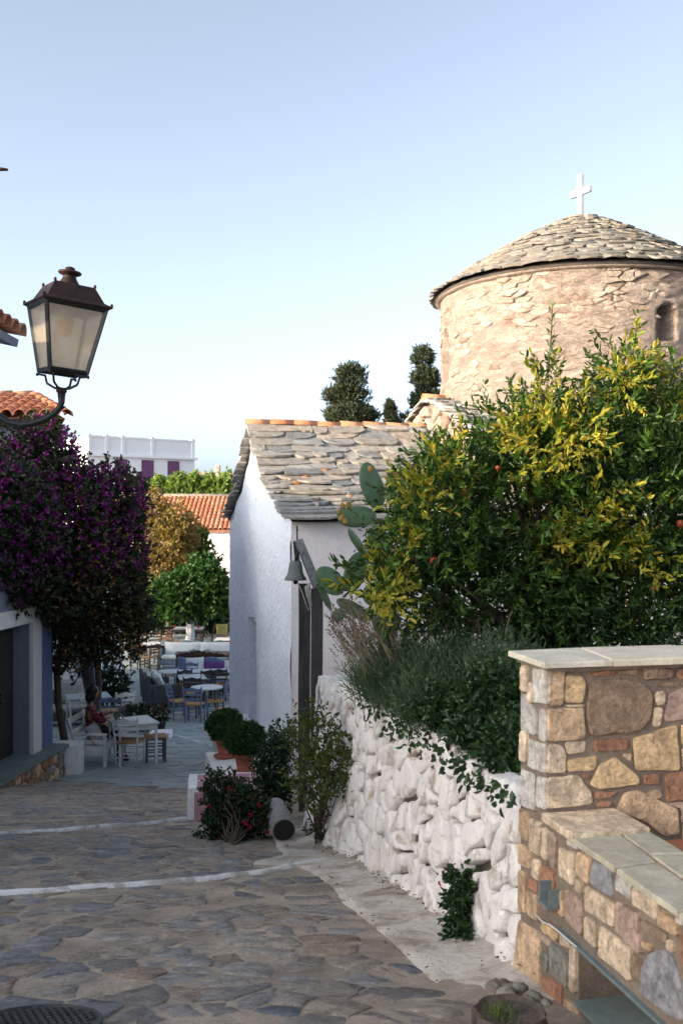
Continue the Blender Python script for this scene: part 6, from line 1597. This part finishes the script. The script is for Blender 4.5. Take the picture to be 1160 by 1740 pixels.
for px, py in ((673, 803), (661, 806), (684, 807), (576, 870), (582, 860), (592, 858), (580, 880), (586, 886), (629, 797), (621, 928), (668, 800)):
    c = at(px, py, 9.0); b = MB(); b.ell(c, (.024, .024, .034), 10, 8, Matrix.Rotation(R.uniform(-.6, .6), 3, 'Y')); b.build('fruit', M['tuna'], cac, True)

# bougainvillea over the café house
bo_ = [bl(95, 900, 15.9, 120, 110), bl(190, 850, 16.2, 62, 55), bl(60, 800, 15.8, 85, 60), bl(70, 752, 15.8, 45, 40), bl(10, 900, 14.6, 90, 110), bl(200, 930, 16.3, 48, 80), bl(-30, 850, 14.2, 80, 90)]
lo2 = [bl(90, 985, 15.7, 105, 70), bl(185, 1010, 16.2, 60, 80), bl(150, 1085, 16.3, 48, 52), bl(225, 1030, 16.5, 30, 50), bl(20, 985, 14.9, 70, 55), bl(205, 1075, 16.4, 38, 50), bl(120, 1095, 16.9, 50, 50), bl(95, 1045, 16.2, 60, 40)]
bb_ = Vector((-4.5, 16.6, gz0(16.6))); bou = thing('bougainvillea', 'huge purple bougainvillea with dry orange leaves below, covering the house on the left', 'bougainvillea', bb_)
b = MB(); b.tube([bb_, at(100, 1200, 16.6), at(97, 1140, 16.6), at(112, 1060, 16.4)], [.07, .06, .06, .05], 8); b.tube([gp(160, 1215), at(150, 1150, 18), at(142, 1080, 17), at(120, 1000, 16.3)], [.12, .11, .09, .06], 8)
b.tube([gp(166, 1225), at(168, 1160, 18.5), at(163, 1090, 17)], [.07, .06, .05], 8); b.build('trunk', M['bark'], bou, True)
b = MB(); branches(b, at(130, 1040, 16.4), [q[:3] for q in bo_ + lo2], .04); b.build('branches', M['bark'], bou, True)
foliage('leaves', M['bougleaf'], bou, bo_ + lo2, 6500, 8, .2, .075, .055, shell=.2, spread=.8)
foliage('bracts', M['boug'], bou, bo_, 3300, 6, .12, .055, .045, shell=.72, spread=.9)
foliage('dry_leaves', M['bougdry'], bou, lo2 + [bl(120, 930, 15.7, 100, 60), bl(60, 860, 15.6, 90, 60)], 1700, 4, .10, .05, .036, shell=.8, spread=.9)
# trees of the square and beyond
tb = gp(318, 1110); tree('mulberry_tree', 'round green tree with limewashed trunk in the middle of the square', 'tree', tb, .16, [bl(325, 1010, 36, 56, 34), bl(300, 1018, 35.6, 45, 28), bl(352, 995, 36, 32, 32), bl(345, 968, 36.4, 16, 24), bl(362, 1018, 35.6, 26, 22)], 'greenleaf', 2600, 6, .3, .15, .11, bark='limewash_bark', fork=.62, shell=.4)
tree('golden_tree', 'golden-leaved tree catching the sun left of the mulberry', 'tree', (at(285, 1100, 39).x, 39, -3.3), .12, [bl(285, 930, 39, 42, 55), bl(265, 880, 39.2, 25, 40), bl(305, 905, 38.8, 26, 45), bl(262, 980, 38.8, 32, 45), bl(255, 850, 39.4, 14, 24)], 'goldleaf', 2000, 6, .3, .13, .09, shell=.3)
tree('dark_tree', 'dull green tree between the golden tree and the white wall', 'tree', (at(330, 1090, 41).x, 41, -3.3), .1, [bl(325, 930, 41, 28, 40), bl(345, 955, 41, 24, 30), bl(310, 985, 41, 40, 50)], 'shrubleaf', 1000, 6, .3, .14, .1, shell=.3)
for i, (px, py, Y, rx, rz, l) in enumerate(((250, 1040, 40, 30, 35, 'dark shrub at the far left end of the square under the golden tree'), (300, 1050, 42.5, 35, 26, 'dark shrub behind the limewashed trunk at the house wall'), (355, 1052, 42.5, 34, 22, 'dark shrub at the foot of the white wall by the church'), (222, 1030, 36, 30, 50, 'dark shrub behind the bougainvillea at the edge of the square'))):
    shrub(l, (at(px, py, Y).x, Y, -3.3), [bl(px, py, Y, rx, rz)], 'darkleaf', 700, 6, .25, .14, .1, shell=.3, nstem=8)
for i, (px, py, rx, rz, l) in enumerate(((268, 832, 15, 20, 'leftmost pale green vine bush behind the orange roof'), (300, 829, 16, 22, 'second pale green vine bush from the left behind the orange roof'), (328, 826, 14, 18, 'third pale green vine bush from the left behind the orange roof'), (355, 829, 16, 20, 'fourth pale green vine bush from the left behind the orange roof'), (384, 828, 15, 24, 'pale green vine bush nearest the church behind the orange roof'))):
    Y = 52; shrub(l, (at(px, py, Y).x, Y, -3.3), [bl(px, py, Y, rx, rz), bl(px - 6, py + 14, Y, rx, rz), bl(px + 4, py - 8, Y, rx * .6, rz * .7)], 'vineleaf', 420, 6, .22, .15, .11, shell=.4, nstem=8)
def cypress(px, Y, top, wpx, label, rnd):
    base = Vector((at(px, 0, Y).x, Y, -3.3)); t = thing('cypress', label, 'cypress tree', base, 0, 'cypresses behind the church'); b = MB(); zt = at(px, top, Y).z
    b.tube([base, (base.x, Y, zt - .8)], [.2, .05], 8); b.build('trunk', M['bark'], t, True); k = Y / F; bs_ = []
    n = 9
    for i in range(n):
        f = i / (n - 1); z = EYE - .5 + (zt - EYE + .5) * f; w = wpx * k * (math.sin(math.pi * min(1, (1 - f) * (.85 if rnd else .62) + .12)) ** (.8 if rnd else 1))
        for _ in range(3): bs_.append((base.x + R.uniform(-.35, .35) * w, Y + R.uniform(-.35, .35) * w, z - .25, max(.12, w * R.uniform(.6, .9)), max(.12, w * R.uniform(.6, .9)), .5))
    foliage('crown', M['cypress'], t, bs_, 9500, 8, .22, .13, .055, shell=.4, up=1.1, spread=.5, st=False)
cypress(598, 45, 632, 62, 'round-topped cypress behind the church roof', True)
cypress(722, 47, 600, 52, 'pointed cypress behind the church, next to the drum', False)
cypress(664, 50, 692, 16, 'small cypress tip between the two larger cypresses', True)
# flower pots on the square
def flowerpot(px, py, l, fl, pot='blackpot'):
    p = gp(px, py); t = thing('flower_pot', l, 'potted plant', p, 0, 'flower pots on the square'); b = MB(); b.lathe([(.12, 0), (.17, .25), (.18, .3), (.16, .3), (.15, .26)], 18, p); b.build('pot', M[pot], t, True)
    bs_ = [(p.x, p.y, p.z + .40, .24, .22, .16)]; foliage('leaves', M['darkleaf'], t, bs_, 160, 6, .08, .05, .035, shell=.2)
    for m_, n_ in fl: P, D = blob_pts(bs_, n_, .95); Q, dd = sprig_pts(P, D, 7, .02, .2, 1.0); stuff(put('flowers', leaf_mesh('flowers', Q, dd, .04, .03), M[m_], t))
b = MB(); p = gp(272, 1256); blockm(b, p + Vector((0, .1, .06)), (.42, .42, .16), .008); tag(b.build('low_block', M['white'], None, True), 'low white block under the dark flower pot', 'block')
flowerpot(270, 1244, 'dark pot with red and white flowers at the right of the near table', [('whiteflower', 22), ('redflower', 14)])
flowerpot(243, 1243, 'pot with small white flowers behind the near table', [('whiteflower', 26)])
flowerpot(222, 1243, 'pot with dull dark red plant behind the near white chair', [('redflower', 6)])
for px, py, l in ((197, 1205, 'leafy potted plant right of the bougainvillea trunk'), (176, 1205, 'tall leafy potted plant beside the bougainvillea trunk')):
    p = gp(px, py); shrub(l, p, [(p.x, p.y, p.z + .55, .3, .3, .4)], 'darkleaf', 120, 6, .15, .12, .06, nstem=8, name='leafy_plant', cat='plant')

for Yw, hgt, l in ((7.75, .10, 'small dark weed at the wall foot below the olive-green shrub'),):
    x = wall_x(Yw) - .05; p = Vector((x, Yw, gz0(Yw) + .06)); t = thing('weed', l, 'weed', p)
    foliage('leaves', M['darkleaf' if hgt > .08 else 'shrubleaf'], t, [(p.x, p.y, p.z + hgt * .4, hgt * .7, hgt, hgt * .6)], 40, 4, .04, .03, .014, shell=.1)
